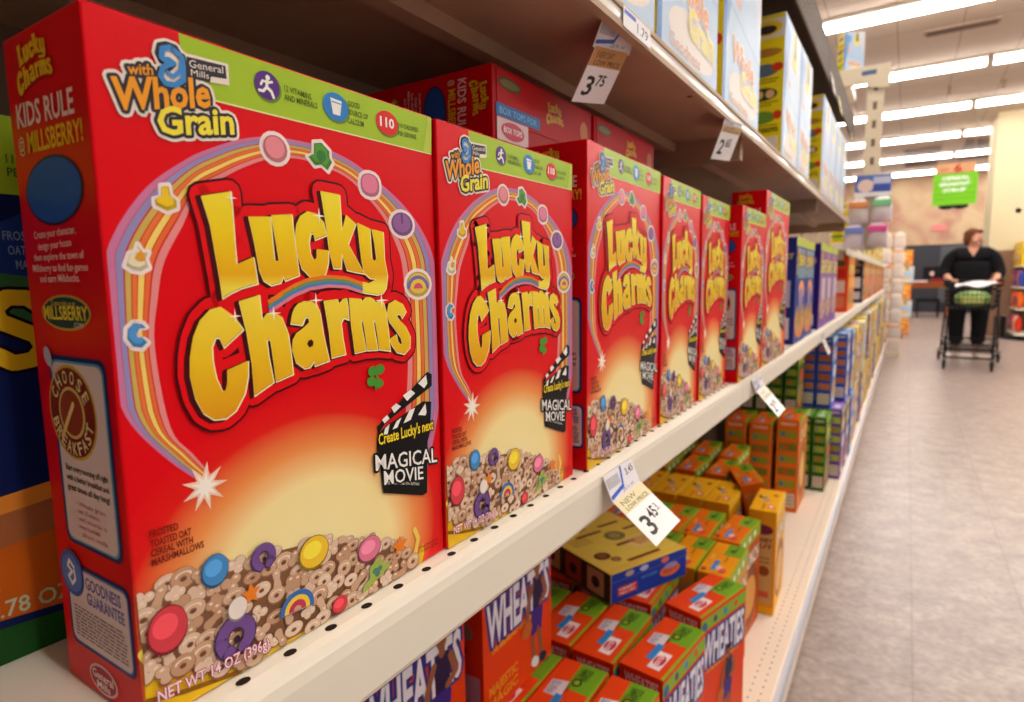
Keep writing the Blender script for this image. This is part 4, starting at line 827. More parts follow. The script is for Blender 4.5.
# ------------------------------------------------------------------ red cartons on the middle shelf
R = math.radians
Z1 = MID+.0004
LUCKY = [(-.0174, .1066, .0109, .1936, .2841, 'nearest and largest red marshmallow cereal carton, side panel turned to the camera'),
         (-.0170, .3012, .0016, .1850, .2831, 'second red marshmallow cereal carton, right beside the largest one'),
         (-.0104, .5016, .0247, .2075, .3064, 'third red marshmallow cereal carton, pulled forward to the shelf lip so its side shows'),
         (-.0128, .7115, .0167, .1650, .3032, 'fourth red marshmallow cereal carton, between the pulled forward one and a narrow sliver of carton'),
         (-.0135, .8800, .0167, .1680, .2993, 'fifth red marshmallow cereal carton, last of the near group before the gap'),
         (.0, 1.066, .0, .198, .301, 'sixth red marshmallow cereal carton, its left side showing, in front of the taller one'),
         (-.001, 1.272, .0, .270, .350, 'tallest and last red marshmallow cereal carton, before the blue cartons')]
for x, y, a, w, h, lab in LUCKY:
    place('lucky', (x, y, Z1), (0, 0, a), lab, 'red marshmallow cereal cartons in the front row', (1.07 if w == .1936 else 1, w/LW, h/LH))
# second row, carrying two cartons that lie on their faces with the top flap towards the aisle
for k, (y, ) in enumerate(((.46,), (.665,))):
    for j in range(3):
        place('lucky', (-.098-j*.070, y, Z1), (0, 0, 0), 'shaded red carton behind the %s front cartons, rank %s from the front' % (['second and third', 'third and fourth'][k], ['second', 'third', 'fourth'][j]), 'red cartons of the back ranks', (1, .196/LW, .302/LH))
for k, y in enumerate((.455, .662)):
    place('lucky', (-.376, y, MID+.3065), (0, R(90), 0), 'dark red carton lying flat under the upper shelf, %s of the two' % ['nearer', 'farther'][k], 'cartons lying flat on the back rank', (1, .2/LW, .296/LH))
place('navy', (-.122, -.050, Z1), (0, 0, 0), 'navy chocolate cereal carton with a lime band, left of the largest red carton', None)

# rest of the middle shelf
seq = [('bluecharm', 1.742, -.010, 'blue berry cereal carton right after the tallest red one'), ('bluecharm', 1.945, -.014, 'second blue berry cereal carton on the middle shelf, beside the first'),
       ('violet', 2.27, -.010, 'violet cereal carton with a dark blue side, first of its three'), ('violet', 2.475, -.012, 'violet cereal carton, middle of its three'), ('violet', 2.68, -.012, 'violet cereal carton, last of its three'),
       ('scarlet', 3.42, -.008, 'bright orange red carton with its whole side showing past the gap'), ('scarlet', 3.66, -.012, 'orange red carton just behind the one with its side showing'),
       ('midnight', 4.62, -.010, 'dark plum carton with white side panels, alone after a gap')]
for kd, y, x, lab in seq: place(kd, (x, y, Z1), (0, 0, 0), lab, 'cartons farther along the middle shelf')
for k in range(18):
    y = 4.86+k*.235
    if y > 9.1: break
    place(['orange', 'scarlet', 'orange', 'violet'][k % 4], (-.012, y, Z1), (0, 0, 0), 'blurred far cereal carton near the end of the middle shelf', 'blurred cartons at the far end of the middle shelf')
for k, (kd, y) in enumerate((('violet', 2.95), ('scarlet', 3.9), ('orange', 4.2))):
    place(kd, (-.2, y, Z1), (0, 0, 0), '%s carton pushed to the back of the middle shelf in a gap' % ['violet', 'orange red', 'pale orange'][k], 'cartons set back in the gaps')

# ------------------------------------------------------------------ white and yellow cartons on the upper shelf
ZU = MID+.412+.0224
for k, (y, x, w, lab) in enumerate(((.415, -.006, .24, 'white carton cut by the top of the picture, nearest on the upper shelf'), (.664, -.006, .243, 'white and blue whole grain carton, first complete front at the picture top'), (.94, -.006, .252, 'white and blue whole grain carton between two yellow sides'),
        (1.435, -.006, .215, 'white carton with the widest yellow side panel, after the gap'), (1.652, -.006, .214, 'white carton directly after the one with the widest yellow side'), (2.13, -.006, .21, 'white carton with the second yellow side panel, under the dark shelf edge'), (2.343, -.008, .21, 'white carton, second in its far group of four'), (2.556, -.008, .21, 'white carton, third in its far group of four'), (2.769, -.008, .21, 'white carton, last in its far group of four'), (3.05, -.03, .10, 'narrow white carton at the end of the upper shelf beside the strip of packs'))):
    place('white', (x, y, ZU), (0, 0, 0), lab, 'white cartons on the upper shelf', (1, w/.245, 1.0 if k != 9 else .9))
for k in range(16):
    y = 3.56+k*.36
    if y > 9.0: break
    place(['white', 'amber', 'white', 'orange'][k % 4], (-.03-.05*(k % 2), y, MID+.285+.0244), (0, 0, 0), 'blurred pale carton on the far lower-set upper shelf', 'blurred cartons on the far upper shelf', (1, 1, .82))

# ------------------------------------------------------------------ bottom shelf stock
ZD = .2004; TOPZ = ZD+.2702
rows = [('wheat', .470, -.050, .082, 5, .172, 'orange red flake carton', 'row under the raised cartons'),
        ('wheat', .662, -.050, .082, 5, .172, 'orange red flake carton', 'row at the picture bottom'),
        ('wheat', .862, -.054, .083, 5, .172, 'orange red flake carton', 'row touching the flat box corner'),
        ('wheat', 1.070, -.053, .086, 5, .175, 'orange red flake carton', 'row under the blue flat box'),
        ('golden', 1.252, -.043, .076, 5, .170, 'golden carton with a green corner', 'golden row'),
        ('energy', 1.432, -.063, .073, 5, .182, 'orange carton with blue patch and green corner', 'row beyond the golden ones'),
        ('honey', 1.680, -.147, .077, 4, .195, 'yellow honey carton with pink spot on top', 'yellow row'),
        ('energy', 1.925, -.215, .098, 3, .190, 'orange carton with green corner', 'row just past the yellow ones'),
        ('energy', 2.135, -.226, .098, 3, .195, 'orange carton with green corner', 'last row before the tall ones')]
nth = ['front', 'second', 'third', 'fourth', 'fifth']
rnd = random.Random(5)
for kd, y, x, p, n, w, look, where in rows:
    for k in range(n):
        yaw = {1.070: -14.5, .862: -6.4, 1.432: -3.5}.get(y, 0) if k == 0 else rnd.uniform(-1.2, 1.2)
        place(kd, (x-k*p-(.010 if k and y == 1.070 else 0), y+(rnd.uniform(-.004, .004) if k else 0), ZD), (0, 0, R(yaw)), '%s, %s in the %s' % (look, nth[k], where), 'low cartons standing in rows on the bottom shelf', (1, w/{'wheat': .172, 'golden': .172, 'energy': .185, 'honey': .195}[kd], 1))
place('player', (-.235, .632, TOPZ+.001), (0, 0, R(1)), 'orange red flake carton with a ball player, standing on top of the low rows', None, (.85, 1.16, 1.08))
place('player', (-.238, .395, TOPZ+.001), (0, 0, 0), 'orange red flake carton half hidden by the shelf lip, left of the other raised one', None, (.85, 1.16, 1.08))
place('flat', (-.212, 1.018, TOPZ+.003), (0, 0, R(-23.5)), 'blue and yellow box lying flat on top of the orange red cartons', None, cat='snack bar box')
place('honey', (-.018, 1.640, ZD), (0, 0, R(2)), 'yellow honey carton standing alone in front, near the empty shelf', None, (.95, .92, 1.06))
place('energy', (-.035, 1.86, ZD+.035), (R(0), R(-12), R(24)), 'orange carton leaning askew between the yellow and tall orange cartons', None, (1, 1, 1))
place('tall', (-.074, 2.44, ZD), (0, 0, R(0)), 'tall orange carton with green side patches, nearest the shelf edge', 'tall orange cartons', (1, 1, 1.06))
place('tall', (-.170, 2.42, ZD), (0, 0, 0), 'tall orange carton, middle one of the three seen end on', 'tall orange cartons', (1, 1.02, 1.0))
place('tall', (-.262, 2.42, ZD), (0, 0, 0), 'tall orange carton, farthest left of the three and deepest in the shelf', 'tall orange cartons', (1, 1.02, 1.0))
def stack(kd, y, x0, n, z, pitch, look, where, grp):
    for k in range(n): place(kd, (x0-k*pitch, y, z), (0, 0, 0), '%s, %s from the aisle %s' % (look, nth[k] if k else 'first', where), grp)
L1, L2 = ZD, ZD+.3165
G = 'green, purple and blue cartons on the bottom shelf'
stack('green', 2.745, -.012, 5, L1, .056, 'green carton', 'in the lower layer', G)
stack('green', 2.745, -.128, 4, L2, .058, 'green carton', 'in the upper layer beside the blue ones', G)
stack('purple', 2.955, .028, 5, L1, .054, 'purple carton', 'in the lower layer', G)
stack('blue', 2.960, -.020, 5, L2, .066, 'blue carton', 'in the upper layer over the purple ones', G)
stack('purple', 3.165, .030, 4, L1, .054, 'purple carton', 'in the lower layer, second purple row', G)
stack('blue', 3.170, .020, 4, L2, .066, 'blue carton', 'in the upper layer, second blue row', G)
stack('blue', 3.385, .034, 4, L1, .066, 'blue carton', 'in the lower layer, after the purple rows', G)
stack('blue', 3.385, .026, 3, L2, .066, 'blue carton', 'in the upper layer, third blue row', G)
far = ['amber', 'blue', 'amber', 'purple', 'amber', 'white', 'amber', 'green', 'purple']
k = 0; y = 3.60
while y < 9.1:
    for j, z in enumerate((L1, L2)):
        kd = far[(k+j*2) % 9]
        place(kd, (.030-.004*(k % 3), y, z), (0, 0, 0), 'blurred far carton stacked on the bottom shelf beyond the blue ones', 'blurred far cartons on the bottom shelf')
        if k < 6: place(far[(k+3+j) % 9], (-.055, y, z), (0, 0, 0), 'blurred far carton stacked on the bottom shelf beyond the blue ones', 'blurred far cartons on the bottom shelf')
    y += .26 if kd == 'white' else .20
    k += 1
    y += .004

# ------------------------------------------------------------------ price tags
def price_tag(loc, rot, w, hs, label, big, small, extra, cols):
    """a clipped label (blue bracket print) with a longer paper tag hanging under it"""
    root = empty('price_tag', loc); root.rotation_euler = rot
    h1, h2, h3 = hs
    T1 = Matrix.Rotation(R(cols.get('lean1', 0)), 4, 'Y')
    mb = MB(); P = lambda u, v, l: tuple(T1 @ Vector((l*EPS, u, v)))
    th = .0006
    mb.box(-th, 0, 0, w, -h1, 0, M((232, 228, 232), .3), T1)
    bl = M((60, 100, 200)); mb.stroke(P, [(w*.04, -h1*.80), (w*.46, -h1*.66), (w*.56, -h1*.06)], h1*.14, 1, bl)
    for k in range(9): mb.rect(P, w*(.04+k*.045), -h1*.52, w*(.058+k*.045), -h1*.16, 1, M((120, 116, 130)))
    write(mb, P, extra[0], (w*.40, -h1*.88), (w*.80, -h1*.82), h1*.14, 1, M((120, 116, 140)), off=0)
    write(mb, P, big+'.'+small, (w*.66, -h1*.42), (w*.95, -h1*.38), h1*.24, 1, M((70, 70, 90)), off=.01)
    mb.build('shelf_label', root)
    # hanging tag, tipped out a little
    hang = MB(); w = w*(1-2*cols.get('inset', 0)); T = T1 @ Matrix.Translation((0.0008, w*cols.get('inset', 0), -h1*.93)) @ Matrix.Rotation(R(cols.get('tilt', 0)), 4, 'X') @ Matrix.Rotation(R(cols.get('lean', 0)), 4, 'Y')
    hang.box(-th, 0, 0, w, -h2-h3, 0, M((240, 236, 236), .35), T)
    Q = lambda u, v, l: tuple(T @ Vector((l*EPS, u, v)))
    hang.rect(Q, 0, -h2, w, 0, 1, M(cols['band'])); ink = M(cols['ink'])
    write(hang, Q, extra[1], (w*.12, -h2*.55), (w*.62, -h2*.50), h2*.34, 2, ink, off=0); write(hang, Q, extra[2], (w*.12, -h2*.92), (w*.9, -h2*.90), h2*.28, 2, ink, off=.01)
    write(hang, Q, big, (w*.14, -h2-h3*.78), (w*.40, -h2-h3*.78), h3*.52, 1, BLACK, off=.02)
    write(hang, Q, small, (w*.44, -h2-h3*.50), (w*.70, -h2-h3*.50), h3*.30, 1, BLACK, off=.02)
    if extra[3]: write(hang, Q, extra[3], (w*.74, -h2-h3*.42), (w*.86, -h2-h3*.42), h3*.22, 1, BLACK, off=0)
    hang.build('hanging_tag', root)
    return tag(root, label, 'price tag', 'hanging price tags')
price_tag((.0012, .512, MID-.006), (0, 0, 0), .070, (.028, .016, .038), 'white price tag reading 3.45, hanging from the middle shelf lip over the bottom cartons', '3', '45', ('39.1c oz', 'NEW', 'LOW PRICE', '3.'), dict(band=(232, 214, 170), ink=(90, 110, 60), lean1=-24, lean=-28, tilt=0))
price_tag((.0012, 1.175, MID-.010), (0, 0, 0), .080, (.026, .022, .036), 'small white price tag curling out from the middle shelf lip above the orange cartons', '2', '99', ('22.8c oz', 'YOUR', 'LOW PRICE', ''), dict(band=(238, 228, 206), ink=(120, 120, 110), lean1=-22, lean=-20, tilt=0))
price_tag((.0012, 2.30, MID-.012), (0, 0, 0), .08, (.030, .02, .032), 'far white price tag on the middle shelf lip near the blurred cartons', '3', '15', ('22.8c oz', 'YOUR', 'LOW PRICE', ''), dict(band=(238, 228, 206), ink=(120, 120, 110), lean=-24))
price_tag((-.010, .535, MID+.4205), (R(12), R(30), R(4)), .082, (.026, .018, .036), 'price tag reading 3.75 hanging beneath the upper shelf, with an amber low price band', '3', '75', ('28.9c oz', 'EVERY DAY', 'LOW PRICE', ''), dict(band=(206, 150, 90), ink=(70, 44, 24), lean1=0, lean=5, tilt=0, inset=.06))
price_tag((.0015, .930, MID+.411), (R(6), 0, R(-4)), .088, (.008, .010, .040), 'small white price tag under the upper shelf edge, above the fourth and fifth red cartons', '2', '65', ('c', 'LOW', 'PRICE', ''), dict(band=(206, 170, 120), ink=(90, 60, 40), lean1=20, lean=3, tilt=0))
mb = MB(); P = lambda u, v, l: (l*EPS, u, v)
mb.box(-.0004, 0, 0, .07, .002, .020, M((236, 232, 236), .3)); mb.rect(P, .002, .014, .030, .018, 1, M((60, 100, 200))); write(mb, P, '1.79', (.034, .006), (.062, .006), .009, 1, BLACK, off=0)
o = mb.build('price_label'); o.location = (.0040, .548, MID+.412); tag(o, 'little printed price label in the clear rail at the top of the picture', 'price label')
for k, (y, z, c, lab) in enumerate(((2.18, .80, (240, 234, 220), 'white tag clipped to the dark top shelf edge'), (2.42, .79, (226, 206, 110), 'yellow tag clipped to the dark top shelf edge'), (3.0, .775, (236, 226, 180), 'cream tag on the dark top shelf edge nearest the hanging strip'))):
    mb = MB(); mb.box(-.0004, .0004, 0, .07, -.05, .06, M(c)); mb.rect(P, .01, -.03, .06, -.02, 4, M((120, 110, 90))); mb.rect(P, .01, .0, .06, .01, 4, M((120, 110, 90))); mb.rect(P, .01, .03, .04, .04, 4, M((160, 80, 60)))
    o = mb.build('shelf_tag'); o.location = (.0056, y, MID+z); o.rotation_euler = (0, R(-10), 0); tag(o, lab, 'tag')

# ------------------------------------------------------------------ strip of packs hanging into the aisle
YS = 3.42
root = empty('display_strip', (.066, YS, MID))
mb = MB(); cr = M((222, 206, 180), .5)
mb.box(-.035, .035, -.004, .004, .30, 1.10, cr)
z = .62
while z < 1.06: mb.box(-.008, .008, -.0046, -.004, z, z+.035, M((120, 96, 76))); z += .085
mb.build('slotted_strip', root)
mb = MB(); mb.box(-.53, .055, -.012, .012, 1.085, 1.16, cr); mb.add([(-.13, -.0125, 1.16), (.055, -.0125, 1.16), (.055, -.0125, 1.05), (-.02, -.0125, 1.06)], [(0, 1, 2, 3)], cr); mb.box(-.06, .0, -.0135, -.012, 1.12, 1.14, M((90, 110, 150))); mb.build('arm', root)
tag(root, 'cream slotted merchandising strip on an arm, hanging beyond the upper shelf', 'display strip')
mb = MB(); mb.box(-.075, .075, -.002, .002, 0, .10, M((96, 120, 196))); Q = lambda u, v, l: (u, -.002-l*EPS, v)
mb.oval(Q, -.03, .05, .035, .03, 1, M((232, 206, 200)), 16); mb.rect(Q, .0, .02, .07, .055, 1, M((70, 90, 170))); mb.rect(Q, .0, .06, .07, .09, 1, M((200, 200, 224))); mb.rect(Q, -.075, 0, .075, .02, 1, M((232, 226, 230)))
o = mb.build('header_card'); o.location = (.075, YS-.022, MID+.555); o.rotation_euler = (0, R(2), 0); tag(o, 'blue and white header card at the top of the hanging packs', 'header card')
def pack(loc, lid, cont, label, w=.086, h=.118):
    root = empty('hanging_pack', loc)
    mb = MB(); prof = []
    n = 12; prev = None; vs = []; fs = []
    for i in range(9):
        t = i/8; zz = -h*t; ww = w/2*(.62+.38*min(1, t*2.6)); dd = .004+.020*math.sin(math.pi*min(1, t*1.05))**.7 if t < 1 else .004
        for k in range(n): a = 2*math.pi*k/n; vs.append((ww*math.cos(a)*(1 if abs(math.cos(a)) > .2 else 1), dd*math.sin(a), zz))
    for i in range(8):
        for k in range(n): fs.append((i*n+k, i*n+(k+1) % n, (i+1)*n+(k+1) % n, (i+1)*n+k))
    fs.append(tuple(range(n))[::-1]); fs.append(tuple(8*n+k for k in range(n)))
    mb.add(vs, fs, M(cont, .15)); mb.build('pouch', root, smooth=True)
    mb = MB(); mb.box(-w*.46, w*.46, -.026, .0, -h*.12-.030, -h*.12, M(lid, .3)); mb.build('label_band', root, bevel=.004)
    mb = MB(); mb.box(-w*.2, w*.2, -.002, .002, -.004, .018, M((236, 232, 232))); mb.build('hang_tab', root)
    tag(root, label, 'hanging pack', 'packs on the hanging strip'); return root
for (x, z, lid, cont, lab) in ((.022, .545, (232, 150, 90), (216, 204, 206), 'clear pack with orange band, upper left on the hanging strip'), (.118, .55, (130, 206, 150), (222, 214, 216), 'clear pack with green band, upper right on the hanging strip'), (.008, .425, (120, 134, 206), (206, 196, 206), 'clear pack with blue band, lower left on the hanging strip'), (.106, .43, (226, 90, 160), (214, 198, 200), 'clear pack with pink band, lower right on the hanging strip')):
    pack((x, YS-.032, MID+z), lid, cont, lab)
# carton perched on the arm
o = place('white', (-.085, YS+.12, MID+1.162), (0, 0, R(-60)), 'small white and purple box perched high on the strip arm', None, (.9, .40, .72))
root = empty('shelf', (0, 3.19, MID+1.12)); mb = MB(); mb.extrude([(-.47, 0), (-.47, .04), (-.05, .04), (-.05, 0)], .25, .7, CREAM); mb.build('deck', root); mb = MB(); mb.box(-.47, -.06, .26, .27, -.04, 0, UNDER); mb.build('bracket', root); tag(root, 'short cream high shelf carrying the small purple box', 'shelf')

# far tower of hanging packs at the gondola end
root = empty('display_rack', (.12, 9.75, 0))
mb = MB(); mb.box(-.02, .02, -.02, .02, 0, 1.66, cr); mb.box(-.25, .08, -.2, .2, 0, .06, cr); mb.build('post', root)
for k in range(8): mb = MB(); mb.tube([(-.2, -.12, .25+k*.2), (.07, -.12, .25+k*.2)], .006, cr); mb.tube([(0, 0, .25+k*.2), (0, -.12, .25+k*.2)], .006, cr); mb.build('rail', root)
tag(root, 'pale rack standing past the far end of the shelving', 'display rack')
rr = random.Random(9)
for k in range(8):
    for j in range(2):
        c = rr.choice([(236, 226, 214), (240, 232, 220), (230, 170, 140), (222, 130, 110), (236, 214, 190), (196, 196, 214)])
        p = pack((.12-.14+j*.15, 9.60, .25+k*.2), c, (226, 210, 200), 'pale blurred pack on the rack at the far end of the shelving', .14, .196); p['group'] = 'packs on the far rack'
for k in range(10):
    place(['orange', 'scarlet', 'amber', 'white'][k % 4], (-.06+.12*(k % 2), 12.6+.5*(k % 2), .02+.31*(k//2)), (0, 0, R(-70)), 'blurred bright carton stacked far down the aisle behind the rack', 'far stacked cartons', (1.2, 1.2, 1))
mb = MB(); mb.box(-.35, .22, 12.45, 13.6, 0, .02, M((90, 70, 60))); o = mb.build('pallet_base'); tag(o, 'low dark base under the far stacked cartons', 'display base')

# ------------------------------------------------------------------ hanging aisle sign
root = empty('aisle_sign', (.80, 12, MID))
wood = M((214, 160, 116), .6, noise=.1, scale=8); Q = lambda u, v, l: (u, -.016-l*.0008, v)
mb = MB(); mb.box(-.27, .25, -.015, .015, 1.765, 1.92, wood); mb.build('number_board', root, bevel=.004)
mb = MB(); rd = M((176, 40, 30)); write(mb, Q, '6', (-.03, 1.775), (.07, 1.775), .125, 1, rd, off=.03); write(mb, Q, 'AISLE', (-.22, 1.81), (-.10, 1.81), .035, 1, rd, off=.02); mb.build('number_lettering', root)
mb = MB(); mb.box(-.29, .28, -.015, .015, 1.27, 1.76, M((118, 196, 30), .4)); mb.build('green_board', root, bevel=.004)
mb = MB()
for v, a, b, t in ((1.66, -.18, .18, 'CEREAL'), (1.57, -.20, .19, 'BREAKFAST'), (1.475, -.16, .14, 'SYRUP')): write(mb, Q, t, (a, v), (b, v), .055, 1, WHITE, off=.03)
for v in (1.635, 1.545, 1.44, 1.37): mb.rect(Q, -.28, v, .27, v+.006, 1, M((70, 140, 20)))
mb.build('aisle_wording', root)
for x in (-.24, .22): mb = MB(); mb.tube([(x, 0, 1.92), (x, 0, CEIL-MID)], .004, M((160, 150, 140))); mb.build('hanger', root)
mb = MB(); mb.oval(Q, -.1, 1.235, .09, .035, 0, BLACK, 16); mb.oval(Q, .08, 1.235, .09, .035, 0, BLACK, 16); mb.box(-.2, .18, -.012, .012, 1.225, 1.27, BLACK); mb.build('lower_plate', root)
tag(root, 'hanging aisle sign, green board under a wooden board with a red 6', 'sign')
mb = MB(); mb.box(-.17, .17, -.02, .02, 0, .17, M((224, 130, 130), .5)); o = mb.build('wall_sign', bevel=.004); o.location = (.93, WALLY-.03, MID+1.42); tag(o, 'small pink sign on the mottled back wall above the doors', 'sign')

# ------------------------------------------------------------------ table by the doors
wd = M((170, 90, 44), .5, noise=.12, scale=6)
root = empty('demo_table', (.66, 19.2, 0))
mb = MB(); mb.box(-.52, .52, -.35, .35, .86, .90, wd); mb.build('tabletop', root, bevel=.006)
mb = MB(); mb.box(-.46, .46, -.30, -.27, .76, .86, wd); mb.box(-.46, .46, .27, .30, .76, .86, wd); mb.build('apron', root)
for sx in (-.46, .46):
    for sy in (-.29, .29): mb = MB(); mb.lathe([(.025, 0), (.03, .1), (.022, .3), (.035, .6), (.03, .72), (.04, .86)], wd, 12, (sx, sy, 0)); mb.build('leg', root, smooth=True)
tag(root, 'orange brown wooden table in front of the dark doors', 'table')
root = empty('chair', (.72, 19.0, 0)); bk = M((24, 22, 24), .6)
mb = MB(); mb.box(-.25, .25, -.25, .22, .40, .48, bk); mb.build('seat', root, bevel=.02)
for sx in (-.22, .22):
    for sy in (-.2, .2): mb = MB(); mb.tube([(sx, sy, 0), (sx, sy, .42)], .016, bk); mb.build('leg', root)
tag(root, 'dark seat pushed under the wooden table', 'chair')
mb = MB()
for k in range(6): mb.box(-.17+.01*k, .17-.02*(k % 2), -.12, .12, k*.008, k*.008+.006, M((232, 220, 224)))
o = mb.build('paper_stack'); o.location = (.5, 19.15, .9005); o.rotation_euler = (0, 0, .3); tag(o, 'pile of white papers on the wooden table', 'papers')
mb = MB(); mb.lathe([(.05, 0), (.13, .03), (.15, .09), (.14, .09), (.12, .04), (.02, .02)], M((150, 40, 50), .4), 18); o = mb.build('bowl', smooth=True); o.location = (.9, 19.1, .9005); tag(o, 'dark red bowl on the right of the wooden table', 'bowl')
root = empty('screen', (.78, 19.35, .9005)); mb = MB(); mb.box(-.2, .2, -.015, .015, .07, .40, bk); mb.build('panel', root, bevel=.006); mb = MB(); mb.oval(lambda u, v, l: (u, -.0165, v), .0, .22, .05, .06, 1, M((226, 196, 180))); mb.build('picture', root); mb = MB(); mb.lathe([(.09, 0), (.09, .01), (.02, .02), (.02, .1)], bk, 14); mb.build('stand', root)
tag(root, 'small black screen with a pale spot standing on the wooden table', 'screen')

# ------------------------------------------------------------------ display at the right edge
root = empty('display_stand', (2.12, 13.2, 0)); 
mb = MB(); mb.lathe([(.52, 0), (.52, .03), (.46, .06), (.46, .08)], M((30, 28, 30), .4), 32); mb.build('base', root, smooth=False)
mb = MB(); mb.box(-.36, .36, -.5, .5, .08, .12, CREAM)
for z in (.5, .85, 1.2): mb.box(-.36, .36, -.5, .5, z, z+.02, CREAM)
mb.box(.3, .36, -.5, .5, .08, 1.55, CREAM); mb.build('tiers', root)
mb = MB(); mb.box(-.34, -.32, -.48, .48, 1.22, 1.62, M((240, 200, 40), .4)); mb.build('header', root)
tag(root, 'round based display stand cut by the right edge of the picture', 'display stand')
cs = [(226, 60, 40), (236, 110, 40), (240, 200, 40), (60, 80, 170), (232, 226, 220), (236, 150, 60)]
names = ['red', 'orange', 'yellow', 'blue', 'white', 'amber']
lv = ['bottom', 'second', 'third', 'top']
for ti, z in enumerate((.12, .52, .87, 1.22)):
    for k in range(5):
        ci = [(0, 4, 1, 0, 3), (1, 1, 0, 1, 1), (3, 1, 3, 3, 0), (2, 2, 2, 0, 2)][ti][k]
        root = empty('snack_bag', (1.80, 12.82+k*.19, z)); mb = MB(); vs = []; n = 12
        for i in range(9):
            t = i/8; h = .28; e = math.sin(math.pi*t)**.5
            for q in range(n): a = 2*math.pi*q/n; vs.append((.008+.05*e*math.sin(a), (.075+.008*(1-e))*math.cos(a), h*t))
        fs = [(i*n+q, i*n+(q+1) % n, (i+1)*n+(q+1) % n, (i+1)*n+q) for i in range(8) for q in range(n)]+[tuple(range(n))[::-1], tuple(8*n+q for q in range(n))]
        mb.add(vs, fs, M(cs[ci], .3)); mb.build('pouch', root, smooth=True)
        mb = MB(); mb.oval(lambda u, v, l: (-.05, u, v), 0, .15, .05, .06, 1, M(cs[(ci+2) % 6])); mb.build('front_print', root)
        tag(root, '%s snack bag, %s from the near side, %s tier of the right display' % (names[ci], ['first', 'second', 'third', 'fourth', 'fifth'][k], lv[ti]), 'snack bag', 'snack bags on the display stand')
# ------------------------------------------------------------------ shopper and cart
def skin(name, verts, edges, radii, mat, parent, root=0, sub=2, flat=(1, 1, 1)):
    me = bpy.data.meshes.new(name); me.from_pydata([tuple(v) for v in verts], edges, [])
    o = bpy.data.objects.new(name, me); COL.objects.link(o)
    md = o.modifiers.new('skin', 'SKIN'); md.use_smooth_shade = True
    sv = me.skin_vertices[0].data
    for i, r in enumerate(radii):
        sv[i].radius = (r, r) if not isinstance(r, tuple) else r
        sv[i].use_root = (i == root)
    s2 = o.modifiers.new('sub', 'SUBSURF'); s2.levels = sub; s2.render_levels = sub
    dg = bpy.context.evaluated_depsgraph_get()
    m2 = bpy.data.meshes.new_from_object(o.evaluated_get(dg)); bpy.data.objects.remove(o)
    m2.name = name; m2.materials.clear(); m2.materials.append(mat)
    m2.polygons.foreach_set('use_smooth', [True]*len(m2.polygons))
    p = bpy.data.objects.new(name, m2); COL.objects.link(p); p.parent = parent
    return p
def chainmesh(verts, links): return verts, links
PX, PY = .935, 9.93
person = empty('person', (PX, PY, 0))
SK = M((206, 150, 124), .5); BKC = M((20, 19, 23), .85); HAIR = M((104, 58, 34), .6, noise=.2, scale=60)
# body, facing -Y: pelvis, spine, neck, head; arms bent forward to the handle
V = [(0, 0, .92), (0, .0, 1.08), (0, .0, 1.24), (0, .01, 1.38), (0, .0, 1.44), (0, -.015, 1.49), (0, -.02, 1.555), (0, -.02, 1.60),
     (.14, .01, 1.365), (.22, .02, 1.33), (.285, -.02, 1.10), (.225, -.26, 1.02), (.20, -.33, 1.015),
     (-.14, .01, 1.365), (-.22, .02, 1.33), (-.285, -.02, 1.10), (-.225, -.26, 1.02), (-.20, -.33, 1.015),
     (.11, 0, .86), (.12, -.01, .50), (.11, .02, .12), (.11, .01, .07), (.115, -.11, .035),
     (-.11, 0, .86), (-.12, -.06, .50), (-.11, -.03, .12), (-.11, -.04, .07), (-.115, -.16, .035)]
E_ = [(0, 1), (1, 2), (2, 3), (3, 4), (4, 5), (5, 6), (6, 7), (3, 8), (8, 9), (9, 10), (10, 11), (11, 12), (3, 13), (13, 14), (14, 15), (15, 16), (16, 17), (0, 18), (18, 19), (19, 20), (20, 21), (21, 22), (0, 23), (23, 24), (24, 25), (25, 26), (26, 27)]
Rr = [(.13, .11), (.12, .10), (.12, .09), (.08, .06), .055, .06, (.082, .092), (.07, .08), .075, .065, .05, .032, .026, .075, .065, .05, .032, .026, .11, .068, .045, .043, .035, .11, .068, .045, .043, .035]
skin('body', V, E_, Rr, SK, person)
# hands with fingers curled over the handle
for s in (1, -1):
    hv = [(.20*s, -.33, 1.015), (.198*s, -.375, 1.018), (.196*s, -.405, 1.018)]; he = [(0, 1), (1, 2)]; hr = [.026, (.034, .02), (.032, .016)]
    hand = skin('hand', hv, he, hr, SK, person, sub=1)
    for k in range(4):
        bx = (.196+(-.027+.018*k))*s; ln = (.030, .034, .032, .026)[k]
        skin('finger', [(bx, -.400, 1.022), (bx, -.400-ln*.7, 1.030), (bx, -.405-ln, 1.012), (bx, -.400-ln*.7, .992)], [(0, 1), (1, 2), (2, 3)], [.010, .0095, .009, .008], SK, hand, sub=1)
    skin('thumb', [(.175*s, -.365, 1.012), (.160*s, -.388, 1.004), (.163*s, -.410, .994)], [(0, 1), (1, 2)], [.012, .011, .009], SK, hand, sub=1)
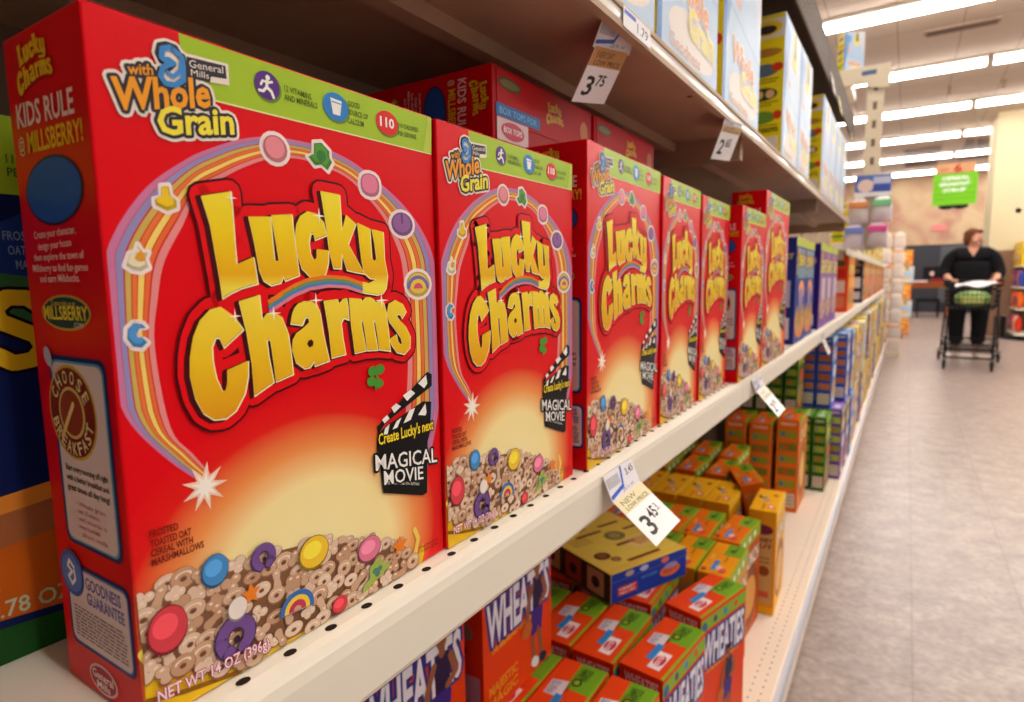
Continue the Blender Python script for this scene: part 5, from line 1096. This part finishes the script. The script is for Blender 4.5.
# face, turned to her left
head = empty('head_pivot'); bpy.data.objects.remove(head)
hc = Vector((0, -.02, 1.555)); A = R(48)
def H(x, y, z): return Vector((hc.x + x*math.cos(A)-y*math.sin(A), hc.y + x*math.sin(A)+y*math.cos(A), hc.z+z))
mb = MB()
def ball(mb, c, rx, ry, rz, m, n=14):
    vs = []; fs = []
    for i in range(n+1):
        t = math.pi*i/n
        for k in range(n): a = 2*math.pi*k/n; vs.append(H(c[0]+rx*math.sin(t)*math.cos(a), c[1]+ry*math.sin(t)*math.sin(a), c[2]+rz*math.cos(t)))
    for i in range(n):
        for k in range(n): fs.append((i*n+k, i*n+(k+1) % n, (i+1)*n+(k+1) % n, (i+1)*n+k))
    mb.add(vs, fs, m)
ball(mb, (0, -.004, .012), .078, .092, .108, SK); ball(mb, (0, -.095, -.004), .014, .020, .022, SK); ball(mb, (0, -.06, -.075), .035, .03, .025, SK)
for s in (1, -1): ball(mb, (.078*s, .008, 0), .01, .02, .032, SK); ball(mb, (.045*s, -.06, -.03), .03, .03, .03, SK)
mb.build('face', person, smooth=True)
mb = MB()
for s in (1, -1): ball(mb, (.030*s, -.086, .022), .014, .008, .008, WHITE, 8); ball(mb, (.030*s, -.092, .022), .006, .004, .007, M((50, 34, 24)), 8)
mb.build('eyes', person, smooth=True)
mb = MB(); ball(mb, (0, -.088, -.045), .024, .008, .007, M((170, 80, 76)), 8); mb.build('mouth', person, smooth=True)
mb = MB(); ball(mb, (0, .020, .050), .094, .098, .088, HAIR, 18); ball(mb, (0, .050, -.01), .088, .066, .09, HAIR, 16)
for s in (1, -1): ball(mb, (.078*s, .02, .01), .022, .055, .075, HAIR, 12)
ball(mb, (.01, -.06, .085), .06, .04, .03, HAIR, 12); mb.build('hair', person, smooth=True)
# black v neck top with three quarter sleeves
SV = [(0, .0, .84), (0, .0, 1.0), (0, -.01, 1.15), (0, .0, 1.27), (0, .01, 1.37), (.14, .01, 1.36), (.225, .02, 1.325), (.295, -.02, 1.10), (.262, -.13, 1.055), (-.14, .01, 1.36), (-.225, .02, 1.325), (-.295, -.02, 1.10), (-.262, -.13, 1.055)]
SE = [(0, 1), (1, 2), (2, 3), (3, 4), (4, 5), (5, 6), (6, 7), (7, 8), (4, 9), (9, 10), (10, 11), (11, 12)]
top = skin('black_top', SV, SE, [(.235, .19), (.235, .185), (.23, .18), (.22, .175), (.14, .115), .098, .092, .078, .062, .098, .092, .078, .062], BKC, person)
from mathutils.bvhtree import BVHTree
bv = BVHTree.FromPolygons([v.co.copy() for v in top.data.vertices], [tuple(p.vertices) for p in top.data.polygons])
mb = MB(); vs = []; N = 8
for i in range(N+1):
    for j in range(N+1):
        t = i/N; z = 1.44-.12*t; x = (-1+2*j/N)*.062*(1-t)
        h_ = bv.ray_cast(Vector((x, -1, z)), Vector((0, 1, 0)))
        vs.append((x, (h_[0].y if h_[0] is not None else -.08)-.004, z))
mb.add(vs, [(i*(N+1)+j, i*(N+1)+j+1, (i+1)*(N+1)+j+1, (i+1)*(N+1)+j) for i in range(N) for j in range(N)], SK); mb.build('neckline', person, smooth=True)
TV = [(0, 0, .92), (.115, 0, .86), (.125, -.01, .50), (.115, .02, .14), (-.115, 0, .86), (-.125, -.06, .50), (-.115, -.03, .14)]
skin('black_trousers', TV, [(0, 1), (1, 2), (2, 3), (0, 4), (4, 5), (5, 6)], [(.20, .16), .135, .10, .085, .135, .10, .085], BKC, person)
for s, yy in ((1, 0), (-1, -.05)):
    skin('shoe', [(.112*s, .05+yy, .045), (.112*s, -.02+yy, .045), (.115*s, -.12+yy, .036), (.116*s, -.17+yy, .030)], [(0, 1), (1, 2), (2, 3)], [(.042, .042), (.05, .044), (.048, .034), (.034, .026)], M((186, 170, 160), .6), person, sub=1)
tag(person, 'person in a black v neck top and trousers, looking aside, pushing a cart', 'person')

CX, CY = .90, 9.05
cart = empty('shopping_cart', (CX, CY, 0), R(-4))
MT = M((34, 32, 34), .35, .6)
def tb(name, segs, r=.011, m=MT):
    mb = MB()
    for s_ in segs: mb.tube(s_, r, m)
    return mb.build(name, cart, smooth=True)
tb('frame', [[(sx*.29, .44, .08), (sx*.27, .46, .55), (sx*.26, .50, 1.0)] for sx in (1, -1)] + [[(sx*.29, .44, .14), (sx*.22, -.48, .14)] for sx in (1, -1)] + [[(sx*.22, -.48, .14), (sx*.22, -.40, .62)] for sx in (1, -1)] + [[(-.22, -.48, .14), (.22, -.48, .14)], [(-.29, .44, .14), (.29, .44, .14)]], .012)
tb('handle', [[(-.29, .50, 1.01), (.29, .50, 1.01)]], .017, M((26, 24, 26), .5))
mb = MB(); mb.box(-.30, -.22, .42, .52, .94, 1.03, M((30, 28, 30), .5)); mb.box(.22, .30, .42, .52, .94, 1.03, M((30, 28, 30), .5)); mb.box(.23, .29, .41, .42, .97, 1.0, M((214, 100, 50))); mb.build('handle_grip', cart, bevel=.008)
# upper basket of wires
def basket(name, z0, z1, yf, yb, wf, wb):
    mb = MB()
    for z in [z0+(z1-z0)*k/4 for k in range(5)]:
        e = .02*(z-z0)/(z1-z0); mb.tube([(-wb-e, yb, z), (-wf-e, yf-e, z), (wf+e, yf-e, z), (wb+e, yb, z), (-wb-e, yb, z)], .0045 if z < z1-.001 else .009, MT, 6)
    for k in range(11):
        t = k/10; x = -wf+2*wf*t; mb.tube([(x, yf, z0), (x*1.06, yf-.02, z1)], .0035, MT, 5); mb.tube([(x, yf, z0), (-wb+2*wb*t, yb, z0)], .0035, MT, 5); mb.tube([(-wb+2*wb*t, yb, z0), (-wb+2*wb*t, yb, z1)], .0035, MT, 5)
    for k in range(9):
        t = k/8; y = yf+(yb-yf)*t; x = wf+(wb-wf)*t
        for s in (1, -1): mb.tube([(s*x, y, z0), (s*(x+.02), y, z1)], .0035, MT, 5)
        mb.tube([(-x, y, z0), (x, y, z0)], .0035, MT, 5)
    return mb.build(name, cart)
basket('upper_basket', .70, .92, -.42, .40, .20, .26)
basket('lower_rack', .20, .30, -.46, .40, .20, .27)
mb = MB(); mb.box(.29, .335, .05, .40, .36, .60, M((24, 22, 24), .6)); mb.build('side_pouch', cart, bevel=.01)
for x, y in ((-.30, .42), (.30, .42), (-.22, -.50), (.22, -.50)):
    fk = MB(); fk.box(x-.022, x-.018, y-.02, y+.02, .05, .14, MT); fk.box(x+.018, x+.022, y-.02, y+.02, .05, .14, MT); fk.box(x-.022, x+.022, y-.02, y+.02, .135, .145, MT); f = fk.build('caster_fork', cart)
    w = MB(); w.lathe([(.03, -.014), (.058, -.012), (.062, 0), (.058, .012), (.03, .014)], M((26, 24, 26), .6), 20, (x, y, .062), 'x'); w.build('wheel', f, smooth=True)
tag(cart, 'small black wire shopping cart with a lower rack, pushed by the shopper', 'shopping cart')
# goods in the cart
gd = empty('grocery_bag', (CX+.0, CY-.05, .712), R(-4))
vs = []; n = 16
for i in range(9):
    t = i/8; e = (math.sin(math.pi*min(t*1.02, 1)))**.4
    for k in range(n): a = 2*math.pi*k/n; vs.append(((.05+.13*e)*math.cos(a), (.04+.20*e)*math.sin(a), .19*t))
mb = MB(); mb.add(vs, [(i*n+k, i*n+(k+1) % n, (i+1)*n+(k+1) % n, (i+1)*n+k) for i in range(8) for k in range(n)]+[tuple(range(n))[::-1], tuple(8*n+k for k in range(n))], M((120, 150, 80), .4)); mb.build('pouch', gd, smooth=True)
mb = MB(); mb.box(-.1, .1, -.242, -.236, .05, .13, M((180, 190, 110))); mb.build('label_patch', gd)
tag(gd, 'green and yellow bag of groceries in the cart basket', 'grocery bag')
fl = MB(); vs = []
rr = random.Random(2); nx, ny = 10, 8
for j in range(ny):
    for i in range(nx): vs.append((-.20+.40*i/(nx-1), -.16+.32*j/(ny-1), .02*math.sin(i*.9+j)+.035*math.sin(math.pi*j/(ny-1))+.03*i/(nx-1)))
fs = [(j*nx+i, j*nx+i+1, (j+1)*nx+i+1, (j+1)*nx+i) for j in range(ny-1) for i in range(nx-1)]
fl.add(vs, fs, M((226, 222, 226), .5)); fl.add([(x, y, z-.004) for x, y, z in vs], [f[::-1] for f in fs], M((226, 222, 226), .5))
o = fl.build('newspaper', smooth=True); o.location = (CX+.03, CY+.12, .945); tag(o, 'white crumpled flyer lying across the top of the cart', 'flyer')
